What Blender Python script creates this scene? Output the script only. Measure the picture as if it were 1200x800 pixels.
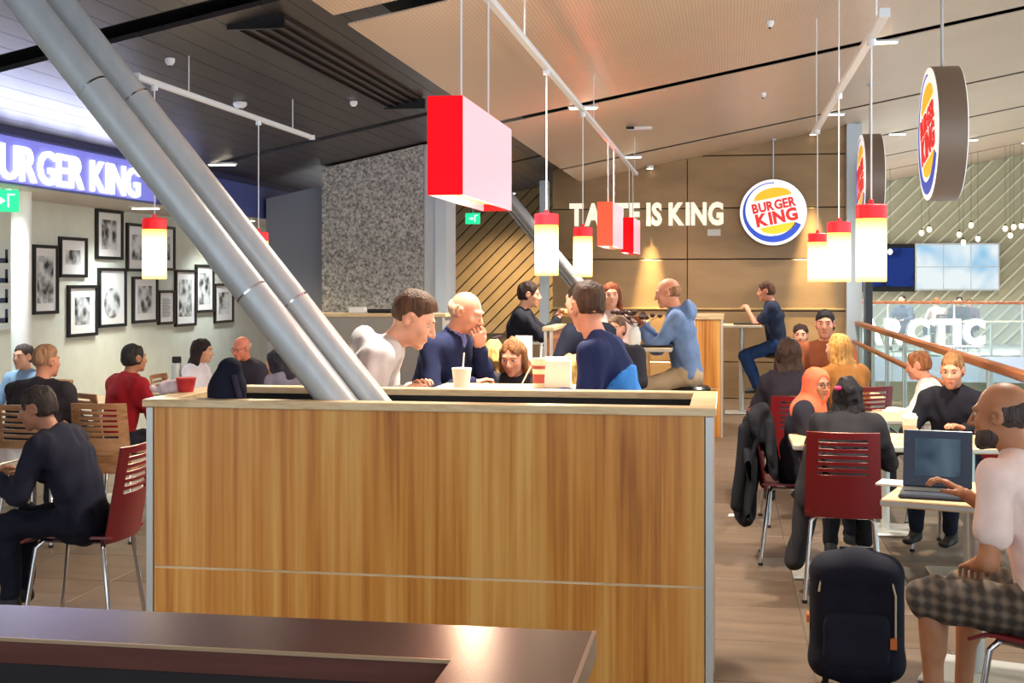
import bpy, math, random
import numpy as np
from mathutils import Vector, Matrix

random.seed(7); np.random.seed(7)
for o in list(bpy.data.objects): bpy.data.objects.remove(o)
SC = bpy.context.scene
COL = SC.collection
R = math.radians

# ------------------------------------------------------------------ camera, world, exposure
YAW = R(9.54); F_PX = 1500.0; CAM_H = 1.6; HOR = 330.0
cd = bpy.data.cameras.new('camera'); cam = bpy.data.objects.new('camera', cd); COL.objects.link(cam)
cam.location = (0, 0, CAM_H); cam.rotation_euler = (R(90), 0, YAW)
cd.sensor_width = 36; cd.lens = 45; cd.shift_y = -(400 - HOR) / 1200; cd.clip_end = 200
SC.camera = cam

W = bpy.data.worlds.new('daylight'); SC.world = W; W.use_nodes = True
bg = W.node_tree.nodes['Background']; bg.inputs[0].default_value = (0.80, 0.90, 1.0, 1); bg.inputs[1].default_value = 1.1
SC.view_settings.view_transform = 'Standard'; SC.view_settings.look = 'None'
SC.view_settings.exposure = 1.05; SC.view_settings.gamma = 1.0; SC.view_settings.use_curve_mapping = False

def light(name, kind, loc, energy, col=(1, 1, 1), size=.1, spot=90, blend=.6, rot=(0, 0, 0), parent=None, sy=None):
    d = bpy.data.lights.new(name, kind); d.energy = energy; d.color = col
    if kind == 'AREA':
        d.size = size
        if sy: d.shape = 'RECTANGLE'; d.size_y = sy
    else: d.shadow_soft_size = size
    if kind == 'SPOT': d.spot_size = R(spot); d.spot_blend = blend
    o = bpy.data.objects.new(name, d); COL.objects.link(o); o.location = loc; o.rotation_euler = rot
    if parent: o.parent = parent
    return o

def P(px, py, D):
    """photo pixel + distance along the view -> world point"""
    u = (px - 600) / F_PX
    return Vector((D * (u * math.cos(YAW) - math.sin(YAW)), D * (math.cos(YAW) + u * math.sin(YAW)), CAM_H + (HOR - py) * D / F_PX))
def wood_z(x): return 3.398 + .195 * x
def dark_z(x): return 3.665 + .21 * x

# ------------------------------------------------------------------ materials
def lin(c):
    r = []
    for v in c:
        v = v / 255
        r.append(v / 12.92 if v <= .04045 else ((v + .055) / 1.055) ** 2.4)
    return (*r, 1)
MATS = {}
def M(name, col, rough=.5, metal=0, var=0, vscale=6, stretch=(1, 1, 1), bump=0, bscale=40, emit=None, estr=0, spec=.5, col2=None, rnd=0):
    if name in MATS: return MATS[name]
    m = bpy.data.materials.new(name); m.use_nodes = True; MATS[name] = m
    nt = m.node_tree; b = nt.nodes['Principled BSDF']
    b.inputs['Base Color'].default_value = lin(col); b.inputs['Roughness'].default_value = rough
    b.inputs['Metallic'].default_value = metal; b.inputs['Specular IOR Level'].default_value = spec
    tc = nt.nodes.new('ShaderNodeTexCoord'); mp = nt.nodes.new('ShaderNodeMapping'); mp.inputs['Scale'].default_value = stretch
    nt.links.new(tc.outputs['Object'], mp.inputs[0])
    if var or col2:
        n = nt.nodes.new('ShaderNodeTexNoise'); n.inputs['Scale'].default_value = vscale; n.inputs['Detail'].default_value = 4
        nt.links.new(mp.outputs[0], n.inputs[0])
        cr = nt.nodes.new('ShaderNodeValToRGB'); c = lin(col)
        if col2: a = lin(col2)
        else: a = tuple(max(0, v * (1 - var)) for v in c[:3]) + (1,)
        cr.color_ramp.elements[0].color = a; cr.color_ramp.elements[1].color = c if col2 else tuple(min(1, v * (1 + var * .5)) for v in c[:3]) + (1,)
        cr.color_ramp.elements[0].position = .35; cr.color_ramp.elements[1].position = .65
        nt.links.new(n.outputs[0], cr.inputs[0]); last = cr.outputs[0]
        if rnd:
            oi = nt.nodes.new('ShaderNodeObjectInfo'); hs = nt.nodes.new('ShaderNodeHueSaturation')
            mr = nt.nodes.new('ShaderNodeMapRange'); mr.inputs[3].default_value = 1 - rnd; mr.inputs[4].default_value = 1 + rnd
            nt.links.new(oi.outputs['Random'], mr.inputs[0]); nt.links.new(mr.outputs[0], hs.inputs['Value'])
            nt.links.new(last, hs.inputs['Color']); last = hs.outputs[0]
        nt.links.new(last, b.inputs['Base Color'])
    if bump:
        n2 = nt.nodes.new('ShaderNodeTexNoise'); n2.inputs['Scale'].default_value = bscale; n2.inputs['Detail'].default_value = 3
        nt.links.new(mp.outputs[0], n2.inputs[0])
        bp = nt.nodes.new('ShaderNodeBump'); bp.inputs['Strength'].default_value = bump; bp.inputs['Distance'].default_value = .01
        nt.links.new(n2.outputs[0], bp.inputs['Height']); nt.links.new(bp.outputs[0], b.inputs['Normal'])
    if emit:
        b.inputs['Emission Color'].default_value = lin(emit); b.inputs['Emission Strength'].default_value = estr
    return m

def wood(name, dark, mid, lite, sx=(9, 9, .5), rough=.35, streak=(200, 120, 40)):
    if name in MATS: return MATS[name]
    m = bpy.data.materials.new(name); m.use_nodes = True; MATS[name] = m
    nt = m.node_tree; b = nt.nodes['Principled BSDF']; b.inputs['Roughness'].default_value = rough
    tc = nt.nodes.new('ShaderNodeTexCoord')
    def noise(scale, st, det=3, dist=0):
        mp = nt.nodes.new('ShaderNodeMapping'); mp.inputs['Scale'].default_value = st
        nt.links.new(tc.outputs['Object'], mp.inputs[0])
        n = nt.nodes.new('ShaderNodeTexNoise'); n.inputs['Scale'].default_value = scale; n.inputs['Detail'].default_value = det
        n.inputs['Distortion'].default_value = dist
        nt.links.new(mp.outputs[0], n.inputs[0]); return n
    n1 = noise(1, sx, 5, .6); n2 = noise(1, tuple(v * (5 if v > 1 else 1.6) for v in sx), 4, .3)
    cr = nt.nodes.new('ShaderNodeValToRGB'); e = cr.color_ramp.elements
    e[0].position = .36; e[0].color = lin(dark); e[1].position = .63; e[1].color = lin(lite)
    k = e.new(.48); k.color = lin(mid)
    mx = nt.nodes.new('ShaderNodeMix'); mx.data_type = 'FLOAT'; mx.inputs[0].default_value = .38
    nt.links.new(n1.outputs[0], mx.inputs[2]); nt.links.new(n2.outputs[0], mx.inputs[3])
    nt.links.new(mx.outputs[0], cr.inputs[0]); nt.links.new(cr.outputs[0], b.inputs['Base Color'])
    bp = nt.nodes.new('ShaderNodeBump'); bp.inputs['Strength'].default_value = .06; nt.links.new(n2.outputs[0], bp.inputs['Height'])
    nt.links.new(bp.outputs[0], b.inputs['Normal'])
    return m

def emit(name, col, s):
    if name in MATS: return MATS[name]
    m = bpy.data.materials.new(name); m.use_nodes = True; MATS[name] = m; nt = m.node_tree
    for n in list(nt.nodes): nt.nodes.remove(n)
    e = nt.nodes.new('ShaderNodeEmission'); e.inputs[0].default_value = lin(col); e.inputs[1].default_value = s
    o = nt.nodes.new('ShaderNodeOutputMaterial'); nt.links.new(e.outputs[0], o.inputs[0]); return m

def glass(name, tint=(235, 245, 242), refl=.12):
    if name in MATS: return MATS[name]
    m = bpy.data.materials.new(name); m.use_nodes = True; MATS[name] = m; nt = m.node_tree
    for n in list(nt.nodes): nt.nodes.remove(n)
    t = nt.nodes.new('ShaderNodeBsdfTransparent'); t.inputs[0].default_value = lin(tint)
    g = nt.nodes.new('ShaderNodeBsdfGlossy'); g.inputs['Roughness'].default_value = .02
    x = nt.nodes.new('ShaderNodeMixShader'); x.inputs[0].default_value = refl
    o = nt.nodes.new('ShaderNodeOutputMaterial')
    nt.links.new(t.outputs[0], x.inputs[1]); nt.links.new(g.outputs[0], x.inputs[2]); nt.links.new(x.outputs[0], o.inputs[0]); return m

# ------------------------------------------------------------------ mesh helpers
class MB:
    def __init__(s): s.v = []; s.f = []; s.m = []; s.smooth = False
    def add(s, vs, fs, mi=0):
        b = len(s.v); s.v += [tuple(v) for v in vs]; s.f += [tuple(i + b for i in f) for f in fs]; s.m += [mi] * len(fs); return s
    def box(s, x0, x1, y0, y1, z0, z1, mi=0, bev=0):
        if bev:
            b = min(bev, (x1 - x0) * .45, (y1 - y0) * .45, (z1 - z0) * .45)
            vs = []
            for z, q in ((z0, b), (z0 + b, 0), (z1 - b, 0), (z1, b)):
                i = b if q == 0 else b
                if q: vs += [(x0 + b, y0 + b, z), (x1 - b, y0 + b, z), (x1 - b, y1 - b, z), (x0 + b, y1 - b, z)] * 1
                else: vs += [(x0, y0, z), (x1, y0, z), (x1, y1, z), (x0, y1, z)]
            fs = [(3, 2, 1, 0), (12, 13, 14, 15)]
            for r in range(3):
                for k in range(4):
                    a = r * 4 + k; c = r * 4 + (k + 1) % 4; fs.append((a, c, c + 4, a + 4))
            return s.add(vs, fs, mi)
        vs = [(x0, y0, z0), (x1, y0, z0), (x1, y1, z0), (x0, y1, z0), (x0, y0, z1), (x1, y0, z1), (x1, y1, z1), (x0, y1, z1)]
        return s.add(vs, [(3, 2, 1, 0), (4, 5, 6, 7), (0, 1, 5, 4), (1, 2, 6, 5), (2, 3, 7, 6), (3, 0, 4, 7)], mi)
    def tube(s, pts, rad, n=10, mi=0, caps=True):
        pts = [Vector(p) for p in pts]; rs = rad if isinstance(rad, (list, tuple)) else [rad] * len(pts)
        vs = []; up = Vector((0, 0, 1)); prev = None
        for i, p in enumerate(pts):
            d = (pts[min(i + 1, len(pts) - 1)] - pts[max(i - 1, 0)]).normalized()
            if prev is None:
                a = d.cross(up) if abs(d.z) < .95 else d.cross(Vector((0, 1, 0)))
            else: a = prev - d * prev.dot(d)
            a.normalize(); prev = a; c = d.cross(a)
            for k in range(n):
                t = 2 * math.pi * k / n; vs.append(p + (a * math.cos(t) + c * math.sin(t)) * rs[i])
        fs = []
        for i in range(len(pts) - 1):
            for k in range(n):
                j = (k + 1) % n; fs.append((i * n + k, (i + 1) * n + k, (i + 1) * n + j, i * n + j))
        if caps: fs.append(tuple(range(n))); fs.append(tuple(reversed(range((len(pts) - 1) * n, len(pts) * n))))
        s.smooth = True
        return s.add(vs, fs, mi)
    def lathe(s, prof, n=24, c=(0, 0, 0), mi=0, axis='z', caps=True):
        vs = []
        for r, h in prof:
            for k in range(n):
                t = 2 * math.pi * k / n; a, b = r * math.cos(t), r * math.sin(t)
                q = (a, b, h) if axis == 'z' else ((a, -h, b) if axis == 'y' else (-h, -a, b))
                vs.append((c[0] + q[0], c[1] + q[1], c[2] + q[2]))
        fs = []
        for i in range(len(prof) - 1):
            for k in range(n):
                j = (k + 1) % n; fs.append((i * n + k, i * n + j, (i + 1) * n + j, (i + 1) * n + k))
        if caps: fs.append(tuple(reversed(range(n)))); fs.append(tuple(range((len(prof) - 1) * n, len(prof) * n)))
        s.smooth = True
        return s.add(vs, fs, mi)
    def prism(s, poly, t, mi=0, fn=None):
        """2-D outline (x,z), extruded along y by t"""
        n = len(poly); fn = fn or (lambda x, y, z: (x, y, z))
        vs = [fn(x, 0, z) for x, z in poly] + [fn(x, t, z) for x, z in poly]
        fs = [tuple(range(n)), tuple(reversed(range(n, 2 * n)))] + [(i, i + n, (i + 1) % n + n, (i + 1) % n) for i in range(n)]
        return s.add(vs, fs, mi)
    def mesh(s, name, mats):
        me = bpy.data.meshes.new(name); me.from_pydata(s.v, [], s.f); 
        for m in (mats if isinstance(mats, (list, tuple)) else [mats]): me.materials.append(m)
        me.polygons.foreach_set('material_index', s.m)
        if s.smooth:
            me.polygons.foreach_set('use_smooth', [len(f) <= 4 for f in s.f])
            try: me.set_sharp_from_angle(angle=R(38))
            except Exception: pass
        me.update(); return me
    def build(s, name, mats, parent=None, loc=(0, 0, 0), rz=0): return put(name, s.mesh(name, mats), parent, loc, rz)
def put(name, me, parent=None, loc=(0, 0, 0), rz=0):
    o = bpy.data.objects.new(name, me); COL.objects.link(o); o.location = loc; o.rotation_euler = (0, 0, rz)
    if parent: o.parent = parent
    return o
def tag(o, label, cat=None, group=None, kind=None):
    if label: o['label'] = label
    if cat: o['category'] = cat
    if group: o['group'] = group
    if kind: o['kind'] = kind
    return o
def thing(name, label, cat, loc=(0, 0, 0), rz=0, group=None):
    o = bpy.data.objects.new(name, None); COL.objects.link(o); o.location = loc; o.rotation_euler = (0, 0, rz); o.empty_display_size = .1
    return tag(o, label, cat, group)
def struct(o, label=None):
    o['kind'] = 'structure'
    if label: o['label'] = label
    return o
def sempty(name, label=None):
    o = bpy.data.objects.new(name, None); COL.objects.link(o); return struct(o, label)
def copy_tree(o, parent=None):
    c = o.copy(); COL.objects.link(c)
    if parent: c.parent = parent
    for ch in o.children: copy_tree(ch, c)
    return c

# lettering: each glyph of the built-in font as solid mesh pieces
_dg = None
def glyph(ch, bold=.03):
    cu = bpy.data.curves.new('glyph', 'FONT'); cu.body = ch; cu.size = 1; cu.extrude = .5; cu.offset = bold; cu.resolution_u = 3
    o = bpy.data.objects.new('glyph', cu); COL.objects.link(o)
    dg = bpy.context.evaluated_depsgraph_get(); dg.update()
    me = bpy.data.meshes.new_from_object(o.evaluated_get(dg)); 
    v = np.empty(len(me.vertices) * 3, dtype=np.float32); me.vertices.foreach_get('co', v); v = v.reshape(-1, 3)
    f = [tuple(p.vertices) for p in me.polygons]
    bpy.data.objects.remove(o); bpy.data.curves.remove(cu); bpy.data.meshes.remove(me)
    return v, f
def lettering(text, width, height, depth, fn, name, mat, parent, bold=.03, gap=.05, space=.28, joined=False, rise=0):
    """letters in an x (0..width) / z (0..height) frame, extruded over depth; fn maps to the parent's frame"""
    items = []; x = 0; zmin, zmax = 9, -9
    for ch in text:
        if ch == ' ': x += space; continue
        v, f = glyph(ch, bold); w = v[:, 0].max() - v[:, 0].min(); v = v.copy(); v[:, 0] += x - v[:, 0].min(); x += w + gap
        items.append((v, f)); zmin = min(zmin, v[:, 1].min()); zmax = max(zmax, v[:, 1].max())
    tot = x - gap; mb = MB()
    for v, f in items:
        q = []
        for a, b, c in v:
            X = a / tot * width; Z = (b - zmin) / (zmax - zmin) * height + rise * X
            q.append(fn(X, c * depth, Z))
        if joined: mb.add(q, f)
        else: MB().add(q, f).build(name, mat, parent)
    if joined: mb.build(name, mat, parent)

# ------------------------------------------------------------------ shared materials
m_floor = M('floor_tile_grey_brown', (106, 88, 72), .38, var=.22, vscale=2.2, stretch=(1, 4, 1), bump=.05, rnd=.10)
m_grout = M('grout', (78, 68, 60), .8)
m_cream = M('cream_paint', (202, 208, 198), .7, var=.05)
m_white = M('white_paint', (225, 228, 230), .5)
m_black = M('black_matte', (14, 14, 16), .7)
m_blackgloss = M('black_gloss', (12, 12, 15), .3)
m_steel = M('brushed_steel', (186, 190, 192), .36, metal=.25, var=.06, vscale=20, stretch=(1, 1, .1))
m_chrome = M('chrome', (205, 205, 208), .15, metal=1)
m_alu = M('aluminium_trim', (196, 196, 192), .4, metal=.6)
m_oak = wood('honey_laminate', (156, 90, 32), (202, 132, 54), (224, 168, 90), (8, 8, .45), .38)
m_ledge = wood('pale_ledge_wood', (190, 158, 112), (214, 186, 142), (228, 204, 164), (3, 20, 20), .4)
m_railw = wood('orange_rail_wood', (112, 58, 28), (154, 88, 46), (182, 114, 68), (14, .8, 14), .35)
m_red = M('dark_red_laminate', (114, 15, 24), .35, var=.06)
m_chairwood = wood('chair_plywood', (128, 84, 52), (164, 116, 78), (188, 142, 102), (1.5, 14, 14), .4)
m_darkwood = M('dark_purple_laminate', (98, 62, 54), .22, var=.16, vscale=3, stretch=(1, 14, 14), spec=.5)

# ------------------------------------------------------------------ structure
# floor with single tiles where the photograph shows them
floor = MB().box(-6.0, 1.78, -1.2, 18.2, -.12, -.004).build('floor', m_grout); struct(floor, 'grey-brown tiled restaurant floor')
tm = MB().box(-.298, .298, -.298, .298, 0, .012, bev=.003).mesh('floor_tile', m_floor)
for i in range(12):
    for j in range(16):
        x = -5.35 + i * .6; y = 4.3 + j * .6
        if x < 1.5: put('floor_tile', tm, floor, (x, y, -.012))
bt = MB()
for j in range(21):
    for i in range(12):
        for y in ((4.3 - .6 * (j + 1)) if j < 8 else (13.9 + .6 * (j - 8)),):
            if y > -1 and y < 18: bt.box(-5.648 + i * .6, -5.052 + i * .6, y - .298, y + .298, -.012, 0)
o = bt.build('floor_tile_far', m_floor, floor); o['kind'] = 'stuff'
struct(MB().box(1.8, 14, -1.2, 40, -4.2, -4.0).build('floor_lower', M('pale_lower_floor', (176, 184, 186), .4, var=.1)), 'pale floor of the storey below the atrium')
struct(MB().box(1.75, 1.79, -1.2, 18.2, -.6, -.004).build('trim_1', m_white), 'white slab edge along the glass balustrade')

# left wall, bulkhead and its soffit
wl = MB().box(-5.95, -5.75, -1.2, 19.0, 0, 2.45).build('wall_left', m_cream); struct(wl, 'pale grey-green wall hung with framed pictures')
struct(MB().box(-5.75, -4.90, -1.2, 19.0, 2.28, 2.40).build('ceiling_soffit', M('soffit', (206, 200, 190), .7)), 'low pale soffit over the picture wall')
m_bulk = M('bulkhead_blue', (74, 84, 150), .35, var=.08)
blk = MB().box(-4.90, -4.84, -1.2, 19.0, 2.27, 2.60).build('trim_2', m_bulk); struct(blk, 'violet-blue fascia carrying the white letters')
struct(MB().box(-4.92, -4.80, -1.2, 19.0, 2.60, 2.655).build('trim_3', M('navy_trim', (36, 42, 78), .4)), 'dark navy strip above the sign fascia')

# dark sloped ceiling of boards on the left
m_board = M('dark_ceiling_board', (54, 49, 50), .34, var=.2, vscale=5, stretch=(8, .6, 8), rnd=.14, spec=.6)
dc = MB().add([(-5.0, -1.2, dark_z(-5) + .1), (-1.4, -1.2, dark_z(-1.4) + .1), (-1.4, 20.5, dark_z(-1.4) + .1), (-5.0, 20.5, dark_z(-5) + .1),
               (-5.0, -1.2, dark_z(-5) + .2), (-1.4, -1.2, dark_z(-1.4) + .2), (-1.4, 20.5, dark_z(-1.4) + .2), (-5.0, 20.5, dark_z(-5) + .2)],
              [(3, 2, 1, 0), (4, 5, 6, 7), (0, 1, 5, 4), (1, 2, 6, 5), (2, 3, 7, 6), (3, 0, 4, 7)]).build('ceiling_dark', m_black)
struct(dc, 'dark sloping ceiling of narrow boards')
SEG = [(-1.1, 2.0), (2.15, 6.44), (6.76, 11.12), (11.30, 15.82), (15.98, 20.2)]
for (y0, y1) in SEG:
    mb = MB(); L = y1 - y0; w = .070; sl = .21
    vs = [(x, y, sl * x + t) for t in (0, .03) for (x, y) in ((-w, 0), (w, 0), (w, L), (-w, L))]
    mb.add(vs, [(3, 2, 1, 0), (4, 5, 6, 7), (0, 1, 5, 4), (1, 2, 6, 5), (2, 3, 7, 6), (3, 0, 4, 7)])
    me = mb.mesh('ceiling_board', m_board)
    for k in range(20):
        x = -4.77 + k * .1435
        put('ceiling_board', me, dc, (x, y0, dark_z(x)))
# linear air grille
vg = thing('air_grille', 'long dark slotted air grille in the boarded ceiling', 'grille', (-2.66, 7.0, dark_z(-2.66) - .012))
for k in range(5):
    x = -.14 + k * .07
    MB().box(x - .012, x + .012, 0, 3.4, .21 * x - .012, .21 * x + .01).build('slat', m_blackgloss, vg)
MB().box(-.17, .17, -.03, 0, -.05, .03).build('end_cap', m_blackgloss, vg); MB().box(-.17, .17, 3.4, 3.43, -.05, .03).build('end_cap', m_blackgloss, vg)

# big perforated panels of the sloped ceiling
def perf():
    m = bpy.data.materials.new('perforated_panel'); m.use_nodes = True; nt = m.node_tree; b = nt.nodes['Principled BSDF']
    b.inputs['Roughness'].default_value = .36; b.inputs['Metallic'].default_value = .1
    tc = nt.nodes.new('ShaderNodeTexCoord'); w = nt.nodes.new('ShaderNodeTexWave'); w.inputs['Scale'].default_value = 14; w.bands_direction = 'X'
    nt.links.new(tc.outputs['Object'], w.inputs[0])
    n = nt.nodes.new('ShaderNodeTexNoise'); n.inputs['Scale'].default_value = .8; nt.links.new(tc.outputs['Object'], n.inputs[0])
    cr = nt.nodes.new('ShaderNodeValToRGB'); cr.color_ramp.elements[0].color = lin((186, 160, 136)); cr.color_ramp.elements[1].color = lin((218, 194, 168))
    mx = nt.nodes.new('ShaderNodeMix'); mx.data_type = 'FLOAT'; mx.inputs[0].default_value = .55
    nt.links.new(w.outputs['Fac'], mx.inputs[2]); nt.links.new(n.outputs[0], mx.inputs[3]); nt.links.new(mx.outputs[0], cr.inputs[0])
    nt.links.new(cr.outputs[0], b.inputs['Base Color'])
    bp = nt.nodes.new('ShaderNodeBump'); bp.inputs['Strength'].default_value = .12; bp.inputs['Distance'].default_value = .004
    nt.links.new(w.outputs['Fac'], bp.inputs['Height']); nt.links.new(bp.outputs[0], b.inputs['Normal'])
    return m
m_perf = perf()
wc = MB().add([(-2.0, -1.2, wood_z(-2.0) + .22), (13, -1.2, wood_z(13) + .22), (13, 40, wood_z(13) + .22), (-2.0, 40, wood_z(-2.0) + .22),
               (-2.0, -1.2, wood_z(-2.0) + .3), (13, -1.2, wood_z(13) + .3), (13, 40, wood_z(13) + .3), (-2.0, 40, wood_z(-2.0) + .3)],
              [(3, 2, 1, 0), (4, 5, 6, 7), (0, 1, 5, 4), (1, 2, 6, 5), (2, 3, 7, 6), (3, 0, 4, 7)]).build('ceiling', m_black)
struct(wc, 'sloping ceiling of wide tan perforated panels')
for (y0, y1) in [(-1.1, 2.0), (2.12, 6.48), (6.74, 11.08), (11.32, 15.78), (15.98, 20.34), (20.58, 24.9), (25.16, 29.4), (29.66, 34.3)]:
    x0, x1 = -2.04, 13.0
    vs = [(x, y, wood_z(x) + t) for t in (0, .010) for (x, y) in ((x0, y0), (x1, y0), (x1, y1), (x0, y1))]
    MB().add(vs, [(3, 2, 1, 0), (4, 5, 6, 7), (0, 1, 5, 4), (1, 2, 6, 5), (2, 3, 7, 6), (3, 0, 4, 7)]).build('ceiling_panel', m_perf, wc)

# rear wall of bronze panels
m_bronze = M('bronze_panel', (146, 119, 86), .34, metal=.5, var=.16, vscale=1.2, stretch=(1, 1, 3), rnd=.08)
wr = MB().box(-2.42, 1.62, 17.86, 18.1, 0, 4.0).build('wall_rear', m_black); struct(wr, 'bronze panelled rear wall with raised letters')
zs = [0, .50, 1.20, 1.91, 2.61, 3.33, 3.95]; xs = [-2.42, -.54, 1.62]
for a in range(2):
    for b in range(6):
        MB().box(xs[a] + .006, xs[a + 1] - .006, 17.80, 17.86, zs[b] + .006, zs[b + 1] - .006, bev=.004).build('wall_panel', m_bronze, wr)
MB().box(-2.42, 1.62, 17.79, 17.86, 1.225, 1.24).build('joint_strip', M('brass_strip', (214, 180, 120), .3, metal=.8), wr)
# recess with diagonal boards, left of the rear wall
m_diag = M('brown_board', (150, 122, 82), .5, var=.1, vscale=5, rnd=.06); m_diagl = M('pale_batten', (222, 220, 196), .6)
m_diagw = M('beige_board_wall', (186, 180, 150), .55, var=.06)
def clip_poly(poly, x0, x1, z0, z1):
    def clip(ps, f):
        out = []
        for i in range(len(ps)):
            a, b = ps[i - 1], ps[i]; fa, fb = f(a), f(b)
            if (fa >= 0) != (fb >= 0): t = fa / (fa - fb); out.append((a[0] + t * (b[0] - a[0]), a[1] + t * (b[1] - a[1])))
            if fb >= 0: out.append(b)
        return out
    for f in (lambda p: p[0] - x0, lambda p: x1 - p[0], lambda p: p[1] - z0, lambda p: z1 - p[1]):
        poly = clip(poly, f)
        if len(poly) < 3: return None
    return poly
def diagonal(parent, x0, x1, z0, z1, y, pitch, width, t, mat, name, sgn=1):
    H = z1 - z0; n = int((x1 - x0 + H) / pitch) + 2
    for k in range(n):
        s = x0 - H + k * pitch
        pl = [(s, z0), (s + width, z0), (s + width + H, z1), (s + H, z1)]
        if sgn < 0: pl = [(x0 + x1 - a, b) for a, b in reversed(pl)]
        pl = clip_poly(pl, x0, x1, z0, z1)
        if pl: MB().prism(pl, t).build(name, mat, parent, (0, y, 0))
wr2 = MB().box(-5.75, -2.2, 19.6, 19.8, 0, 3.6).build('wall_recess', M('recess_dark', (96, 74, 46), .6)); struct(wr2, 'brown diagonally boarded wall in the recess behind the pillar')
diagonal(wr2, -4.4, -2.3, .8, 3.2, 19.56, .20, .17, .04, m_diag, 'board')
# far wall across the atrium
wf = MB().box(.5, 13, 34.4, 34.6, -4, 6.2).build('wall_far', m_diagw); struct(wf, 'beige far wall with pale diagonal battens')
diagonal(wf, 2.8, 10.6, 0, 5.4, 34.33, .38, .07, .07, m_diagl, 'batten')
ft = MB().box(.5, 13, 28.0, 34.4, -.5, 0).build('floor_terrace', M('terrace_floor', (170, 170, 172), .5)); struct(ft, 'raised terrace floor across the atrium')
struct(MB().box(.5, 13, 27.95, 28.0, -.5, .03).build('trim_4', M('slab_blue_grey', (178, 188, 206), .5)), 'pale blue-grey slab edge of the far terrace')
struct(MB().box(12.9, 13.0, 18, 34.6, -4, 6).build('wall_right', m_cream), 'pale far side wall of the atrium')

# posts and pillar
def post(name, x, y, w, d, z0, z1, mat, label):
    return struct(MB().box(x - w / 2, x + w / 2, y - d / 2, y + d / 2, z0, z1, bev=.006).build(name, mat), label)
m_palepost = M('pale_blue_post', (190, 204, 214), .45)
post('trim_5', 1.68, 17.75, .20, .2, 0, 3.72, m_palepost, 'pale blue-white post at the right end of the bronze wall')
post('trim_6', 1.85, 17.6, .09, .3, 0, 3.2, m_blackgloss, 'narrow black post beside the pale post')
post('trim_7', -2.50, 17.6, .11, .2, 0, 3.0, m_palepost, 'thin pale post at the left end of the bronze wall')
wcnc = bpy.data.materials.new('rough_concrete'); wcnc.use_nodes = True
nt = wcnc.node_tree; b = nt.nodes['Principled BSDF']; b.inputs['Roughness'].default_value = .9
tc = nt.nodes.new('ShaderNodeTexCoord'); n = nt.nodes.new('ShaderNodeTexNoise'); n.inputs['Scale'].default_value = 38; n.inputs['Detail'].default_value = 9; n.inputs['Roughness'].default_value = .7
nt.links.new(tc.outputs['Object'], n.inputs[0]); cr = nt.nodes.new('ShaderNodeValToRGB')
cr.color_ramp.elements[0].position = .38; cr.color_ramp.elements[0].color = lin((100, 101, 100)); cr.color_ramp.elements[1].position = .62; cr.color_ramp.elements[1].color = lin((214, 214, 210))
nt.links.new(n.outputs[0], cr.inputs[0]); nt.links.new(cr.outputs[0], b.inputs['Base Color'])
bp = nt.nodes.new('ShaderNodeBump'); bp.inputs['Strength'].default_value = .9; bp.inputs['Distance'].default_value = .03
nt.links.new(n.outputs[0], bp.inputs['Height']); nt.links.new(bp.outputs[0], b.inputs['Normal'])
def sloped_block(name, x0, x1, y0, y1, mat, label, dz=0.02):
    za, zb = dark_z(x0) - dz, dark_z(x1) - dz
    vs = [(x0, y0, 0), (x1, y0, 0), (x1, y1, 0), (x0, y1, 0), (x0, y0, za), (x1, y0, zb), (x1, y1, zb), (x0, y1, za)]
    return struct(MB().add(vs, [(3, 2, 1, 0), (4, 5, 6, 7), (0, 1, 5, 4), (1, 2, 6, 5), (2, 3, 7, 6), (3, 0, 4, 7)]).build(name, mat), label)
sloped_block('wall_pillar', -4.14, -3.06, 12.75, 13.4, wcnc, 'rough grey concrete pillar under the dark ceiling')
sloped_block('trim_8', -3.06, -2.94, 12.78, 13.3, m_steel, 'smooth steel edge of the concrete pillar')
sloped_block('trim_9', -2.93, -2.82, 12.72, 13.2, m_palepost, 'pale steel upright beside the concrete pillar')
sloped_block('wall_grey', -4.80, -4.16, 12.9, 13.2, M('grey_blue_panel', (120, 126, 142), .5), 'flat blue-grey wall panel left of the concrete pillar', .18)
c = P(25, 300, 9.7)
struct(MB().lathe([(.074, 0), (.074, 2.28)], 24, (c.x, c.y, 0)).build('trim_10', m_white), 'round white column in front of the picture wall')

# slanting twin pipes
def pipe(name, label, a, b, rad, joints, parent):
    a = Vector(a); b = Vector(b)
    p = MB().tube([a, b], rad, 28).build(name, m_steel, parent)
    for t in joints:
        q = a.lerp(b, t); d = (b - a).normalized()
        MB().tube([q - d * .004, q + d * .004], rad + .003, 28).build('joint_ring', m_chrome, p)
tp = thing('twin_pipe', 'slanting twin steel pipes rising from the wooden planter to the ceiling', 'pipe', (0, 0, 0))
def ext(p, q, t): return p + (q - p) * t
a1, b1 = P(392, 466, 4.93), P(28, 0, 5.05); a2, b2 = P(434, 466, 5.02), P(68, 0, 5.2)
def to_ceiling(a, b):
    d = b - a; return (dark_z(a.x) - .01 - a.z) / (d.z - .21 * d.x)
pipe('pipe', '', ext(a1, b1, -.10), ext(a1, b1, to_ceiling(a1, b1)), .066, [], tp)
pipe('pipe', '', ext(a2, b2, -.10), ext(a2, b2, to_ceiling(a2, b2)), .058, [], tp)
for (a, b, t, r_) in ((a1, b1, .775, .068), (a1, b1, .262, .068), (a2, b2, .745, .060), (a2, b2, .235, .060)):
    q = ext(a, b, t); d = (b - a).normalized(); MB().tube([q - d * .004, q + d * .004], r_, 28).build('joint_ring', m_chrome, tp)
sp = thing('steel_brace', 'slanting grey steel brace in front of the far boarded recess', 'pipe')
MB().tube([P(575, 205, 16.3), P(722, 386, 16.3)], .075, 20).build('tube', m_steel, sp)
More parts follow.
